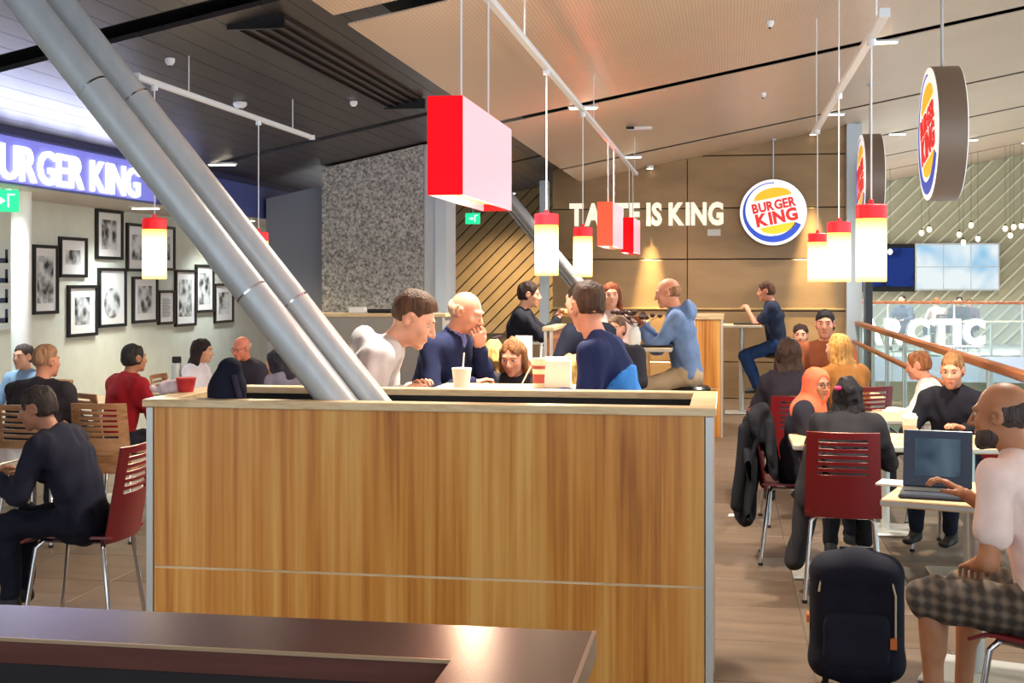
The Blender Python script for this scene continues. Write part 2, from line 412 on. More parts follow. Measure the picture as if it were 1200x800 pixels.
MB().tube([P(568, 205, 16.5), P(715, 386, 16.5)], .065, 20).build('tube', m_steel, sp)

# ------------------------------------------------------------------ wooden planter in the middle
pl = thing('planter_box', 'tall honey-coloured wooden planter box with open black trough', 'planter', (-1.125, 4.62, 0))
X0, X1, Y1, H = -1.075, 1.075, .70, 1.15
MB().box(X0 + .03, X1 - .03, 0, .02, .512, H - .03).build('front_panel', m_oak, pl)
MB().box(X0 + .03, X1 - .03, 0, .02, .02, .502).build('front_panel', m_oak, pl)
MB().box(X0 + .03, X1 - .03, .004, .02, .50, .514).build('joint_strip', m_ledge, pl)
MB().box(X0 + .03, X1 - .03, Y1 - .02, Y1, .02, H - .03).build('back_panel', m_oak, pl)
MB().box(X0 + .004, X0 + .024, .03, Y1 - .03, .02, H - .03).build('side_panel', m_oak, pl)
MB().box(X1 - .024, X1 - .004, .03, Y1 - .03, .02, H - .03).build('side_panel', m_oak, pl)
for x in (X0, X1 - .026):
    for y in (-.004, Y1 - .026): MB().box(x, x + .026, y, y + .03, 0, H - .03, bev=.003).build('corner_trim', m_alu, pl)
for (a, b_, c_, d_) in ((X0 - .012, X1 + .012, -.014, .075), (X0 - .012, X1 + .012, Y1 - .075, Y1 + .012)):
    MB().box(a, b_, c_, d_, H - .03, H, bev=.003).build('rim_board', m_ledge, pl)
for (a, b_) in ((X0 - .012, X0 + .085), (X1 - .085, X1 + .012)):
    MB().box(a, b_, .075, Y1 - .075, H - .03, H, bev=.003).build('rim_board', m_ledge, pl)
lin_ = MB().box(X0 + .03, X1 - .03, .03, Y1 - .03, .50, .52)
for (a, b_, c_, d_) in ((X0 + .075, X1 - .075, .066, .074), (X0 + .075, X1 - .075, Y1 - .074, Y1 - .066), (X0 + .076, X0 + .084, .07, Y1 - .07), (X1 - .084, X1 - .076, .07, Y1 - .07)):
    lin_.box(a, b_, c_, d_, .5, H - .008)
lin_.build('trough_liner', m_black, pl)

# dark counter planter in the foreground
dk = thing('counter_planter', 'dark purple-brown counter with sunken black trough in the foreground', 'planter', (-1.2, .85, 0))
A0, A1, B1, HH = -1.5, 1.01, .975, 1.10
for (a, b_, c_, d_) in ((A0, A1, B1 - .17, B1), (A0, A1, 0, .17), (A0, A0 + .17, .17, B1 - .17), (A1 - .17, A1, .17, B1 - .17)):
    MB().box(a, b_, c_, d_, HH - .035, HH).build('rim_board', m_darkwood, dk)
MB().box(A1, A1 + .006, 0, B1, HH - .036, HH + .001).build('edge_trim', m_chrome, dk)
MB().box(A0 + .17, A1 - .17, B1 - .173, B1 - .169, HH - .004, HH + .001).build('edge_trim', M('copper_edge', (210, 176, 140), .3, metal=.6), dk)
for (a, b_, c_, d_) in ((A0 + .02, A1 - .02, B1 - .05, B1 - .03), (A0 + .02, A1 - .02, .03, .05), (A0 + .02, A0 + .04, .05, B1 - .05), (A1 - .04, A1 - .02, .05, B1 - .05)):
    MB().box(a, b_, c_, d_, 0, HH - .036).build('side_panel', m_darkwood, dk)
lb = MB().box(A0 + .05, A1 - .05, .06, B1 - .06, .62, .64)
for (a, b_, c_, d_) in ((A0 + .16, A1 - .16, B1 - .168, B1 - .16), (A0 + .16, A1 - .16, .16, .168), (A0 + .16, A0 + .168, .168, B1 - .168), (A1 - .168, A1 - .16, .168, B1 - .168)): lb.box(a, b_, c_, d_, .64, HH - .036)
lb.build('trough_liner', M('trough_dark', (24, 14, 16), .6), dk)

# other partitions
def partition(label, x0, x1, y0, y1, h, mat=m_oak, seam=.5):
    t = thing('partition', label, 'partition', ((x0 + x1) / 2, (y0 + y1) / 2, 0)); w, d = (x1 - x0) / 2, (y1 - y0) / 2
    MB().box(-w + .01, w - .01, -d + .01, d - .01, 0, seam - .006).build('panel', mat, t)
    MB().box(-w + .01, w - .01, -d + .01, d - .01, seam + .006, h - .03).build('panel', mat, t)
    MB().box(-w + .015, w - .015, -d + .015, d - .015, seam - .006, seam + .006).build('joint_strip', m_ledge, t)
    for x in (-w, w - .02):
        for y in (-d, d - .02): MB().box(x, x + .02, y, y + .02, 0, h - .03).build('corner_trim', m_alu, t)
    MB().box(-w - .01, w + .01, -d - .01, d + .01, h - .03, h, bev=.003).build('ledge', m_ledge, t)
    return t
q = P(830, 500, 13.2)
partition('wooden partition with pale ledge between blue-hooded man and bar table', P(812, 400, 13.0).x, P(847, 400, 13.0).x, q.y, q.y + 1.4, 1.24)
partition('grey partition with pale ledge in front of the concrete pillar', -3.55, -2.35, 10.55, 10.85, 1.33, M('partition_grey', (150, 146, 140), .5))
partition('narrow orange wooden partition between the high tables', P(640, 400, 9.2).x, P(650, 400, 9.2).x, 9.0, 9.7, 1.28, m_railw)
partition('wooden planter at the foot of the far slanting brace', P(690, 400, 16.3).x, P(760, 400, 16.3).x, 16.0, 16.8, 1.10)
o = MB().box(-.07, .07, -.04, .04, 0, .05, bev=.006).build('napkin_box', m_white, None, (P(405, 360, 10.7).x, 10.68, 1.33)); tag(o, 'white napkin box on the grey partition ledge', 'box')
o = MB().box(-.22, .22, -.06, .06, 0, .035, bev=.008).build('serving_tray', m_black, None, (P(450, 360, 10.7).x, 10.7, 1.33)); tag(o, 'black tray lying on the grey partition ledge', 'tray')

# ------------------------------------------------------------------ lamp tracks and pendant lamps
def track(label, x, y0, y1, z, ceil, drops):
    t = thing('lamp_track', label, 'lamp track', (x, y0, z))
    MB().box(-.02, .02, 0, y1 - y0, 0, .03, bev=.004).build('rail', m_white, t)
    MB().box(-.022, .022, -.015, 0, -.004, .034).build('end_cap', m_white, t); MB().box(-.022, .022, y1 - y0, y1 - y0 + .015, -.004, .034).build('end_cap', m_white, t)
    for d in drops: MB().tube([(0, d, .03), (0, d, ceil(x) - z)], .004, 6).build('hanger_wire', m_white, t)
track('white lamp track over the red box lamps', -1.01, 4.4, 14.4, 2.80, wood_z, (2.0, 5.4, 9.8))
track('white lamp track under the dark boarded ceiling', -3.25, 6.7, 9.75, 2.73, dark_z, (.7, 2.6))
track('lamp track over the three lamps beside the balustrade', .645, 5.5, 9.75, 2.70, wood_z, (.3, 2.2, 4.1))

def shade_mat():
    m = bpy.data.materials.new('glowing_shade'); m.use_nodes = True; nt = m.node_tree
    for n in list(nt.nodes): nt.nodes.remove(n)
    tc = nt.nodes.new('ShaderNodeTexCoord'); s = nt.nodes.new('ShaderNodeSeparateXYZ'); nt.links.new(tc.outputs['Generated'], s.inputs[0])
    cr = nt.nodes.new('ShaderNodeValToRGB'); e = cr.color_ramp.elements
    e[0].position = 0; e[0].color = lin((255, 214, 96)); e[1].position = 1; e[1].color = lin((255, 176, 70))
    for p_, c_ in ((.2, (255, 240, 190)), (.5, (255, 250, 235)), (.8, (255, 232, 150))): k = e.new(p_); k.color = lin(c_)  # bulb glow painted by height: pale middle, yellower ends
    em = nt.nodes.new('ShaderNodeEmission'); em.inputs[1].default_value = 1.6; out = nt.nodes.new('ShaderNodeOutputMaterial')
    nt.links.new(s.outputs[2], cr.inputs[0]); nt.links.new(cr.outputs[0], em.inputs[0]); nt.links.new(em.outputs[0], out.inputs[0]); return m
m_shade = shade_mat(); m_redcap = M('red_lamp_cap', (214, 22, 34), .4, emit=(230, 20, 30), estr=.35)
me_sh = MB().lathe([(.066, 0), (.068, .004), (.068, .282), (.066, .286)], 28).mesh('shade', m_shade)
me_cap = MB().lathe([(.069, .286), (.069, .345), (.060, .350), (.012, .352), (.010, .372), (.004, .374)], 28).mesh('cap', m_redcap)
def tube_lamp(label, x, y, z, ztrack):
    t = thing('pendant_lamp', label, 'lamp', (x, y, z), 0, 'tube pendant lamps')
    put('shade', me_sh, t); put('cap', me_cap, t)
    MB().tube([(0, 0, .37), (0, 0, ztrack - z)], .004, 6).build('cord', m_white, t); MB().lathe([(.02, 0), (.02, .03)], 12, (0, 0, ztrack - z - .03)).build('mount', m_white, t)
    light('pendant_glow', 'POINT', (0, 0, -.05), 9, (1, .82, .55), .07, parent=t)
def yat(px, x, ):  # distance along the room for a pixel column at fixed x
    u = (px - 600) / F_PX; D = x / (u * math.cos(YAW) - math.sin(YAW)); return D * (math.cos(YAW) + u * math.sin(YAW))
tube_lamp('glowing tube lamp with red cap left of the twin pipes', -3.25, yat(181, -3.25), 1.615, 2.73)
tube_lamp('glowing tube lamp half hidden behind the twin pipes', -3.25, yat(303, -3.25), 1.60, 2.73)
tube_lamp('larger glowing tube lamp left of the boy in navy', -1.01, yat(640.5, -1.01), 1.635, 2.80)
tube_lamp('smaller glowing tube lamp hanging above the boy in navy', -1.01, yat(683, -1.01), 1.635, 2.80)
tube_lamp('nearest and largest glowing tube lamp in front of the round side sign', .645, yat(1021, .645), 1.60, 2.70)
tube_lamp('middle of the three tube lamps beside the balustrade', .645, yat(983, .645), 1.60, 2.70)
tube_lamp('farthest of the three tube lamps beside the balustrade', .645, yat(958, .645), 1.60, 2.70)

def box_lamp(label, x, y, L, w, h, z, ztrack, endmat):
    t = thing('box_lamp', label, 'lamp', (x, y, z), 0, 'red box lamps')
    MB().box(-w / 2, w / 2, 0, .006, 0, h).build('end_panel', endmat, t); MB().box(-w / 2, w / 2, L - .006, L, 0, h).build('end_panel', endmat, t)
    sm = M('pink_lit_acrylic', (244, 170, 182), .25, emit=(255, 170, 180), estr=.42)
    for s in (-1, 1): MB().box(min(s * w / 2, s * (w / 2 - .006)), max(s * w / 2, s * (w / 2 - .006)), .006, L - .006, 0, h).build('side_panel', sm, t)
    MB().box(-w / 2 + .006, w / 2 - .006, .006, L - .006, h - .01, h).build('top_panel', endmat, t)
    MB().box(-w / 2 + .006, w / 2 - .006, .006, L - .006, .03, .034).build('diffuser', emit('orange_diffuser', (255, 176, 92), 1.0), t)
    MB().box(-.02, .02, L * .35, L * .65, .022, .03).build('tube_light', emit('warm_tube', (255, 236, 190), 2.0), t)
    for d in (.27, .8): MB().tube([(0, L * d, h), (0, L * d, ztrack - z)], .004, 6).build('cord', m_white, t)
    light('box_glow', 'POINT', (0, L / 2, -.06), 8, (1, .7, .45), .06, parent=t)
m_redl = M('red_lit_acrylic', (190, 0, 12), .5, emit=(235, 2, 16), estr=.5, spec=.15); m_redo = M('orange_red_acrylic', (232, 72, 40), .3, emit=(240, 70, 30), estr=.45)
box_lamp('large red box lamp with pink side above the wooden planter', -1.01, 4.54, 1.07, .131, .36, 1.915, 2.80, m_redl)
box_lamp('small orange-red box lamp covering part of the wall letters', -1.01, yat(709, -1.01), 1.07, .131, .37, 1.90, 2.80, m_redo)
box_lamp('small red box lamp behind the orange-red one', -1.01, yat(735, -1.01), 1.0, .131, .36, 1.90, 2.80, m_redl)

# recessed oblong ceiling lamps
def downlight(label, x, y, z, power, col=(1, .92, .80)):
    t = thing('ceiling_light', label, 'lamp', (x, y, z), 0, 'recessed ceiling lights')
    MB().box(-.13, .13, -.05, .05, .0, .02, bev=.005).build('housing', m_white, t)
    MB().box(-.115, .115, -.04, .04, -.006, 0).build('lens', emit('lamp_lens', (255, 238, 205), 6), t)
    light('downlight_beam', 'SPOT', (0, 0, -.03), power * 1.9, col, .12, 130, .9, parent=t)
downlight('recessed light in the first panel gap beside the central track', -1.25, 11.2, wood_z(-1.25) - .03, 170)
downlight('recessed light in the first panel gap beside the right track', 1.30, 11.2, wood_z(1.30) - .03, 170)
downlight('recessed light in the second panel gap near the end of the central track', -1.17, 15.88, wood_z(-1.17) - .03, 130)
downlight('recessed light in the second panel gap near the end of the right track', 1.27, 15.88, wood_z(1.27) - .03, 130)
downlight('recessed light in the nearest panel gap over the wooden planter', -1.25, 6.6, wood_z(-1.25) - .03, 200)
downlight('recessed light in the nearest panel gap over the man in pink', 1.30, 6.6, wood_z(1.3) - .03, 200)
downlight('warm recessed light in the dark ceiling above the picture wall', -4.60, 11.21, dark_z(-4.6) - .02, 90, (1, .8, .5))
downlight('added unseen light in the dark ceiling over the foreground counter', -3.2, 2.08, dark_z(-3.2) + .02, 120)  # added lamp kept out of view, only its light reaches the frame
for i, (x, y, pw) in enumerate(((2.6, 20.5, 300), (4.5, 25.05, 500), (6.5, 20.5, 400), (3.0, 29.55, 600), (6.5, 29.55, 600))):
    downlight('recessed atrium light ' + ('in the ceiling gap just behind the smaller edge-on sign', 'right of the large edge-on sign above the far battens', 'outermost in the ceiling gap at the right edge', 'added in the farthest ceiling gap above the dark screen', 'added in the farthest ceiling gap right of the video wall')[i], x, y, wood_z(x) - .03, pw, (1, .95, .88))  # farthest gap lights are added to brighten the far terrace
downlight('added light brightening the boarded recess behind the pillar', -3.2, 18.6, 2.9, 150, (1, .8, .5))  # no known fitting here, added to brighten the dark recess wall
for yy, lab in ((8.6, 'nearest'), (11.0, 'middle'), (13.4, 'farthest')):
    downlight(lab + ' small light in the pale soffit over the pictures', -5.25, yy, 2.27, 34, (.95, 1, .98))
def wallwash(label, px):
    x = P(px, 300, 17.6).x; z = wood_z(x) - .04
    t = thing('wall_washer', label, 'lamp', (x, 17.58, z))
    MB().lathe([(.05, 0), (.05, .04)], 16, (0, 0, -.01)).build('housing', m_white, t); MB().lathe([(.04, -.014), (.04, -.01)], 16).build('lens', emit('lamp_lens', (255, 238, 205), 6), t)
    light('wash_beam', 'SPOT', (0, 0, -.03), 3200, (1, .76, .38), .02, 21, 1, rot=(R(3), 0, 0), parent=t)
wallwash('small ceiling spot washing the bronze wall above the blue-hooded man', 762)
wallwash('small ceiling spot washing the bronze wall right of the round sign', 950)

def small_dome(name, label, cat, x, y, z, r=.05):
    t = thing(name, label, cat, (x, y, z))
    MB().lathe([(r, 0), (r, -.02), (r * .75, -.035), (r * .3, -.045), (.004, -.046)][::-1], 20).build('housing', m_white, t); MB().lathe([(r * .3, -.055), (r * .3, -.045)], 12).build('sensor', m_blackgloss, t)
small_dome('smoke_detector', 'round white smoke detector on the dark boarded ceiling', 'detector', -3.54, 8.97, dark_z(-3.54))
small_dome('sprinkler_head', 'small white sprinkler head near the twin pipes', 'sprinkler', -3.35, 7.35, dark_z(-3.35), .03)
small_dome('sprinkler_head', 'small white sprinkler head beyond the left lamp track', 'sprinkler', -2.95, 9.9, dark_z(-2.95), .03)
small_dome('sprinkler_head', 'tiny white sprinkler on the nearer tan ceiling panel', 'sprinkler', .30, 9.3, wood_z(.3), .03); small_dome('sprinkler_head', 'tiny white sprinkler on the farther tan ceiling panel', 'sprinkler', .35, 12.9, wood_z(.35), .03)
w = thing('ceiling_sensor', 'white oblong sensor box on the tan ceiling by the central track', 'sensor', (-1.0, 13.2, wood_z(-1.0) - .03))
MB().box(-.02, .24, -.05, .05, -.01, .02, bev=.008).build('housing', m_white, w); MB().box(-.02, .06, -.055, -.05, -.008, .018).build('sensor', m_black, w)

# ------------------------------------------------------------------ signs
m_letter = emit('white_lit_letter', (236, 240, 255), 1.6)
bk = thing('lit_sign', 'glowing white letters on the violet-blue fascia', 'sign', (-4.84, 7.72, 2.295))
MB().box(-.002, .004, -.25, 2.62, -.012, .30).build('back_panel', M('lavender_halo_glow', (120, 124, 206), .4, emit=(118, 122, 226), estr=.28), bk)  # added glowing panel stands in for the letters' halo on the fascia
lettering('BURGER KING', 2.28, .245, .02, lambda x, y, z: (.015 - y, x, z), 'letter', m_letter, bk, .016, .07, .24)
light('sign_glow', 'AREA', (.10, 1.14, .13), 9, (.60, .64, 1), .24, rot=(0, R(-115), 0), parent=bk, sy=2.6)
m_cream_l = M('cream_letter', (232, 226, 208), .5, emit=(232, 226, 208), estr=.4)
ts = thing('wall_sign', 'cream raised letters on the bronze rear wall', 'sign', (-2.17, 17.80, 2.37))
lettering('TASTE IS KING', 2.12, .325, .06, lambda x, y, z: (x, -.03 - y, z), 'letter', m_cream_l, ts, .045, .06, .25)
ac = thing('lit_sign', 'big glowing white letters in front of the far terrace', 'sign', (P(1008, 400, 26.8).x, 27.88, .28))
LW = P(1152, 400, 26.8).x - P(1008, 400, 26.8).x
MB().box(0, LW, .04, .07, -.05, .0).build('base_rail', m_alu, ac)
for k in range(5): MB().box(LW * (.04 + .23 * k), LW * (.04 + .23 * k) + .03, .04, .07, -.78, -.05).build('bracket', m_alu, ac)
lettering('ARCTIC', LW, .55, .12, lambda x, y, z: (x, y, z), 'letter', emit('white_far_letter', (250, 252, 255), 2.2), ac, .045, .10)

m_logow = M('logo_white', (240, 238, 236), .35, emit=(240, 238, 236), estr=.35); m_logob = M('logo_blue', (34, 70, 180), .4, emit=(34, 70, 180), estr=.3)
m_logoy = M('logo_yellow', (240, 186, 40), .4, emit=(240, 186, 40), estr=.3); m_logor = M('logo_red', (208, 36, 34), .4, emit=(208, 36, 34), estr=.3)
m_rim = M('bronze_rim', (122, 108, 96), .4, metal=.25)
def logo(label, loc, rad, thick, rz, rod, double):
    t = thing('round_sign', label, 'sign', loc, rz)
    MB().lathe([(rad, -thick / 2), (rad, thick / 2)], 56, axis='y').build('rim', m_rim, t)
    for side in ((1, -1) if double else (1,)):
        fx = lambda x, y, z, s=side: (x * s * rad, s * (-thick / 2 - y), z * rad)
        def plate(polys, d0, d1, nm, mat):
            mb = MB()
            for pl_ in polys:
                n = len(pl_); vs = [fx(x, d0, z) for x, z in pl_] + [fx(x, d1, z) for x, z in pl_]
                mb.add(vs, [tuple(range(n)), tuple(range(n, 2 * n))] + [(i, (i + 1) % n, (i + 1) % n + n, i + n) for i in range(n)])
            mb.build(nm, mat, t)
        plate([[(.985 * math.cos(a), .985 * math.sin(a)) for a in np.linspace(0, 2 * math.pi, 57)[:-1]]], 0, .006, 'face', m_logow)
        arc = []; ro = []; ri = []
        for a in np.linspace(R(88), R(336), 40):
            k = (a - R(88)) / R(248); wd = .03 + .17 * max(0, min(1, (k - .15) / .6)) ** 1.2
            ro.append((.90 * math.cos(a), .90 * math.sin(a))); ri.append(((.90 - wd) * math.cos(a), (.90 - wd) * math.sin(a)))
        plate([[ro[i], ro[i + 1], ri[i + 1], ri[i]] for i in range(39)], .006, .010, 'swoosh', m_logob)
        ct, st = math.cos(R(11)), math.sin(R(11))
        def rot(p): return (p[0] * ct - p[1] * st + .06, p[0] * st + p[1] * ct + .04)
        top = [rot((.56 * math.cos(a), .40 + .30 * math.sin(a))) for a in np.linspace(0, math.pi, 20)]
        bot = [rot((.54 * math.cos(a), -.42 - .26 * math.sin(a))) for a in np.linspace(math.pi, 0, 20)]
        plate([top], .006, .010, 'bun', m_logoy); plate([bot], .006, .010, 'bun', m_logoy)
        def tf(x0, z0, s=side):
            def f(x, y, z):
                p = rot((x0 + x, z0 + z)); return (p[0] * s * rad, s * (-thick / 2 - .012 - y), p[1] * rad)
            return f
        lettering('BURGER', 1.30, .30, .006, tf(-.66, .03), 'lettering', m_logor, t, .04, .05, joined=True)
        lettering('KING', 1.24, .40, .006, tf(-.62, -.39), 'lettering', m_logor, t, .05, .06, joined=True)
    MB().tube([(0, 0, rad - .01), (0, 0, rod)], .012, 10).build('rod', m_steel, t); MB().lathe([(.04, rod - .02), (.04, rod)], 14).build('ceiling_rose', m_steel, t)
q = P(906, 249, 17.2); logo('round white sign with tilted red words facing the room', q, .447, .12, 0, wood_z(q.x) - q.z, False)
q = P(1104, 157, 9.27); logo('large round sign seen edge-on near the top right', q, .485, .19, R(-90), wood_z(q.x) - q.z, True)
q = P(1020, 211, 13.5); logo('smaller round sign seen edge-on behind the nearest tube lamp', q, .485, .19, R(-90), wood_z(q.x) - q.z, True)
o = MB().box(-.09, .09, -.03, 0, -.045, .045, bev=.005).build('notice_plate', m_white, None, tuple(P(837, 273, 17.76))); o.location.y = 17.80; tag(o, 'small white plate under the raised wall letters', 'plate')

m_green = M('exit_green', (20, 150, 96), .5, emit=(30, 190, 130), estr=.8); m_gwhite = M('exit_white', (240, 255, 250), .5, emit=(240, 255, 250), estr=1)
def exit_sign(label, loc, rz, w_, h_, zc):
    t = thing('exit_sign', label, 'sign', loc, rz)
    MB().box(-w_ / 2, w_ / 2, -.02, .02, -h_ / 2, h_ / 2, bev=.004).build('panel', m_green, t)
    s = h_; mb = MB()
    mb.box(-.30 * s, -.10 * s, -.026, -.02, -.05 * s, .03 * s); mb.prism([(-.10 * s, -.16 * s), (.10 * s, -.01 * s), (-.10 * s, .14 * s)][::-1], .006, fn=lambda x, y, z: (x, y - .026, z))
    mb.box(.2 * s, .26 * s, -.026, -.02, -.3 * s, .3 * s); mb.box(.26 * s, .5 * s, -.026, -.02, .25 * s, .3 * s)
    mb.build('pictogram', m_gwhite, t); MB().box(-.01, .01, -.01, .01, h_ / 2, zc).build('hanger', m_steel, t)
exit_sign('small green exit sign in front of the boarded recess', P(554, 256, 17.5), 0, .2, .15, .45)
exit_sign('green exit sign by the white column at the left edge', P(3, 235, 9.2), R(35), .22, .16, .09)

# ------------------------------------------------------------------ framed pictures on the left wall
m_frame = M('black_frame', (18, 20, 24), .4); m_mat = M('picture_mat', (222, 224, 224), .6)
def print_mat(i):
    m = bpy.data.materials.new('photo_print_%d' % i); m.use_nodes = True; nt = m.node_tree; b = nt.nodes['Principled BSDF']; b.inputs['Roughness'].default_value = .4
    tc = nt.nodes.new('ShaderNodeTexCoord'); mp = nt.nodes.new('ShaderNodeMapping'); mp.inputs['Location'].default_value = (i * 3.7, i * 1.9, i * 2.3); nt.links.new(tc.outputs['Object'], mp.inputs[0])
    v = nt.nodes.new('ShaderNodeTexVoronoi'); v.inputs['Scale'].default_value = 9; nt.links.new(mp.outputs[0], v.inputs[0])
    n = nt.nodes.new('ShaderNodeTexNoise'); n.inputs['Scale'].default_value = 12; n.inputs['Detail'].default_value = 5; nt.links.new(mp.outputs[0], n.inputs[0])
    mx = nt.nodes.new('ShaderNodeMix'); mx.data_type = 'FLOAT'; mx.inputs[0].default_value = .6; nt.links.new(v.outputs['Distance'], mx.inputs[2]); nt.links.new(n.outputs[0], mx.inputs[3])
    cr = nt.nodes.new('ShaderNodeValToRGB'); cr.color_ramp.elements[0].position = .36; cr.color_ramp.elements[0].color = lin((34, 38, 44)); cr.color_ramp.elements[1].position = .6; cr.color_ramp.elements[1].color = lin((206, 212, 214))
    nt.links.new(mx.outputs[0], cr.inputs[0]); nt.links.new(cr.outputs[0], b.inputs['Base Color']); return m
PIC = [((37, 287, 66, 368), 'tall frame with a crowded dark print beside the white column', 'r', .9), ((68, 278, 100, 325), 'small frame with a landscape print right of the column', 'l', .75),
       ((111, 246, 142, 304), 'highest frame on the wall with a pale central figure', 'r', .78), ((147, 262, 172, 318), 'frame partly hidden behind the left tube lamp', 'r', .7),
       ((182, 265, 203, 317), 'frame just right of the left tube lamp', 'r', .7), ((78, 334, 112, 394), 'lowest frame on the wall with a dark print', 'r', .7),
       ((114, 314, 146, 383), 'tall frame with a round vignette print', 'o', .8), ((154, 324, 183, 378), 'frame below the left tube lamp with dense dark print', 'r', .78),
       ((184, 340, 203, 380), 'small narrow frame of fine grey lines between two larger ones', 't', .7), ((204, 316, 228, 382), 'tall frame with nearly black print', 'r', .86),
       ((228, 310, 249, 366), 'grey print frame next to the nearly black one', 'r', .86), ((250, 332, 272, 378), 'rightmost frame on the wall near the twin pipes', 'r', .72)]
for i, ((x0, y0, x1, y1), lab, kind, fr) in enumerate(PIC):
    ya, yb = yat(x0, -5.75), yat(x1, -5.75); xm = (x0 + x1) / 2; ym = yat(xm, -5.75)
    Dm = -5.75 / ((xm - 600) / F_PX * math.cos(YAW) - math.sin(YAW))
    zt, zb = CAM_H + (HOR - y0) * Dm / F_PX, CAM_H + (HOR - y1) * Dm / F_PX
    w_, h_ = yb - ya, zt - zb
    t = thing('picture_frame', lab, 'picture', (-5.75, ym, (zt + zb) / 2), R(90), 'framed pictures on the left wall')
    e = .028; mb = MB()
    mb.box(-w_ / 2, w_ / 2, -.03, 0, h_ / 2 - e, h_ / 2); mb.box(-w_ / 2, w_ / 2, -.03, 0, -h_ / 2, -h_ / 2 + e)
    mb.box(-w_ / 2, -w_ / 2 + e, -.03, 0, -h_ / 2 + e, h_ / 2 - e); mb.box(w_ / 2 - e, w_ / 2, -.03, 0, -h_ / 2 + e, h_ / 2 - e); mb.build('frame', m_frame, t)
    MB().box(-w_ / 2 + e, w_ / 2 - e, -.012, -.004, -h_ / 2 + e, h_ / 2 - e).build('mat_board', m_mat, t)
    pw, ph = w_ * fr * .36, h_ * fr * .40; pm = print_mat(i)
    if kind == 'o': MB().prism([(pw * math.cos(a), pw * .9 * math.sin(a) - .05) for a in np.linspace(0, 2 * math.pi, 33)[:-1]][::-1], .003, fn=lambda x, y, z: (x, y - .016, z)).build('print', pm, t)
    elif kind == 't':
        mb = MB()
        for k in range(16): z = -ph + k * ph / 8; mb.box(-pw, pw * (1 if k % 5 else .6), -.015, -.012, z, z + ph / 20)
        mb.build('print', M('print_lines', (120, 122, 126), .6), t)
    else: MB().box(-pw, pw, -.015, -.012, -ph * (.95 if kind == 'r' else .6), ph * (.95 if kind == 'r' else .6)).build('print', pm, t)
po = thing('wall_poster', 'pale poster with dark blue strokes at the left edge', 'poster', (-5.75, yat(-10, -5.75), 1.57), R(90))
MB().box(-.30, .30, -.02, 0, -.36, .36).build('board', M('poster_pale', (196, 204, 204), .6), po)
mb = MB()
for k in range(4): mb.box(.05, .2, -.023, -.02, -.3 + k * .16, -.26 + k * .16); mb.box(.16, .2, -.023, -.02, -.3 + k * .16, -.19 + k * .16)
mb.build('print', M('poster_navy', (40, 56, 84), .6), po)

# ------------------------------------------------------------------ balustrade on the right
bal = thing('balustrade', 'glass balustrade with orange wooden handrails beside the right tables', 'balustrade', (1.72, 0, 0))
def bar(y0, y1, z, w_, h_, name, mat, par): return MB().box(-w_ / 2, w_ / 2, y0, y1, z - h_ / 2, z + h_ / 2, bev=.012).build(name, mat, par)
bar(2.0, 18.6, 1.045, .07, .06, 'handrail', m_railw, bal); o = bar(2.0, 18.6, .80, .05, .05, 'lower_rail', m_railw, bal); o.location.x = -.05
m_glass = glass('clear_glass')
pane = MB().box(-.006, .006, .02, 1.36, .04, 1.015).mesh('glass_pane', m_glass)
for k in range(12):
    put('glass_pane', pane, bal, (0, 2.0 + k * 1.38, 0))
    MB().box(-.02, .02, -.02, .02, 0, 1.02).build('post', m_alu, bal, (0, 2.0 + k * 1.38, 0))
fb = thing('balustrade', 'distant glass balustrade with thin wooden rail across the atrium', 'balustrade', (2.0, 28.05, 0))
MB().box(0, 10, -.04, .04, 1.13, 1.19, bev=.01).build('handrail', m_railw, fb)
pane = MB().box(.02, 1.33, -.006, .006, .04, 1.13).mesh('glass_pane', m_glass)
for k in range(7):
    put('glass_pane', pane, fb, (k * 1.35, 0, 0)); MB().box(-.02, .02, -.02, .02, 0, 1.13).build('post', m_alu, fb, (k * 1.35, 0, 0))

# screens on the far wall
def screen_mat(name, a, b_, s, sc, loc=(0, 0, 0)):
    m = bpy.data.materials.new(name); m.use_nodes = True; nt = m.node_tree
    for n in list(nt.nodes): nt.nodes.remove(n)
    tc = nt.nodes.new('ShaderNodeTexCoord'); mp = nt.nodes.new('ShaderNodeMapping'); mp.inputs['Location'].default_value = loc; nt.links.new(tc.outputs['Object'], mp.inputs[0])
    n = nt.nodes.new('ShaderNodeTexNoise'); n.inputs['Scale'].default_value = sc; nt.links.new(mp.outputs[0], n.inputs[0]); n.inputs['Distortion'].default_value = .5
    cr = nt.nodes.new('ShaderNodeValToRGB'); cr.color_ramp.elements[0].color = lin(a); cr.color_ramp.elements[1].color = lin(b_); cr.color_ramp.elements[0].position = .34; cr.color_ramp.elements[1].position = .56
    e = nt.nodes.new('ShaderNodeEmission'); e.inputs[1].default_value = s; o = nt.nodes.new('ShaderNodeOutputMaterial')
    nt.links.new(n.outputs[0], cr.inputs[0]); nt.links.new(cr.outputs[0], e.inputs[0]); nt.links.new(e.outputs[0], o.inputs[0]); return m
DS = 32.6
a, b_ = P(1076, 286, DS), P(1170, 339, DS)
vw = thing('video_wall', 'bright pale blue video wall of six panels on the far wall', 'screen', ((a.x + b_.x) / 2, 34.2, (a.z + b_.z) / 2))
w_, h_ = b_.x - a.x, a.z - b_.z; m_scr = screen_mat('screen_pale', (150, 200, 232), (232, 242, 244), .5, .9)
MB().box(-w_ / 2 - .03, w_ / 2 + .03, 0, .1, -h_ / 2 - .03, h_ / 2 + .03).build('frame', m_alu, vw)
for i in range(3):
    for j in range(2): MB().box(-w_ / 2 + i * w_ / 3 + .012, -w_ / 2 + (i + 1) * w_ / 3 - .012, -.02, 0, -h_ / 2 + j * h_ / 2 + .012, -h_ / 2 + (j + 1) * h_ / 2 - .012).build('screen_panel', m_scr, vw)
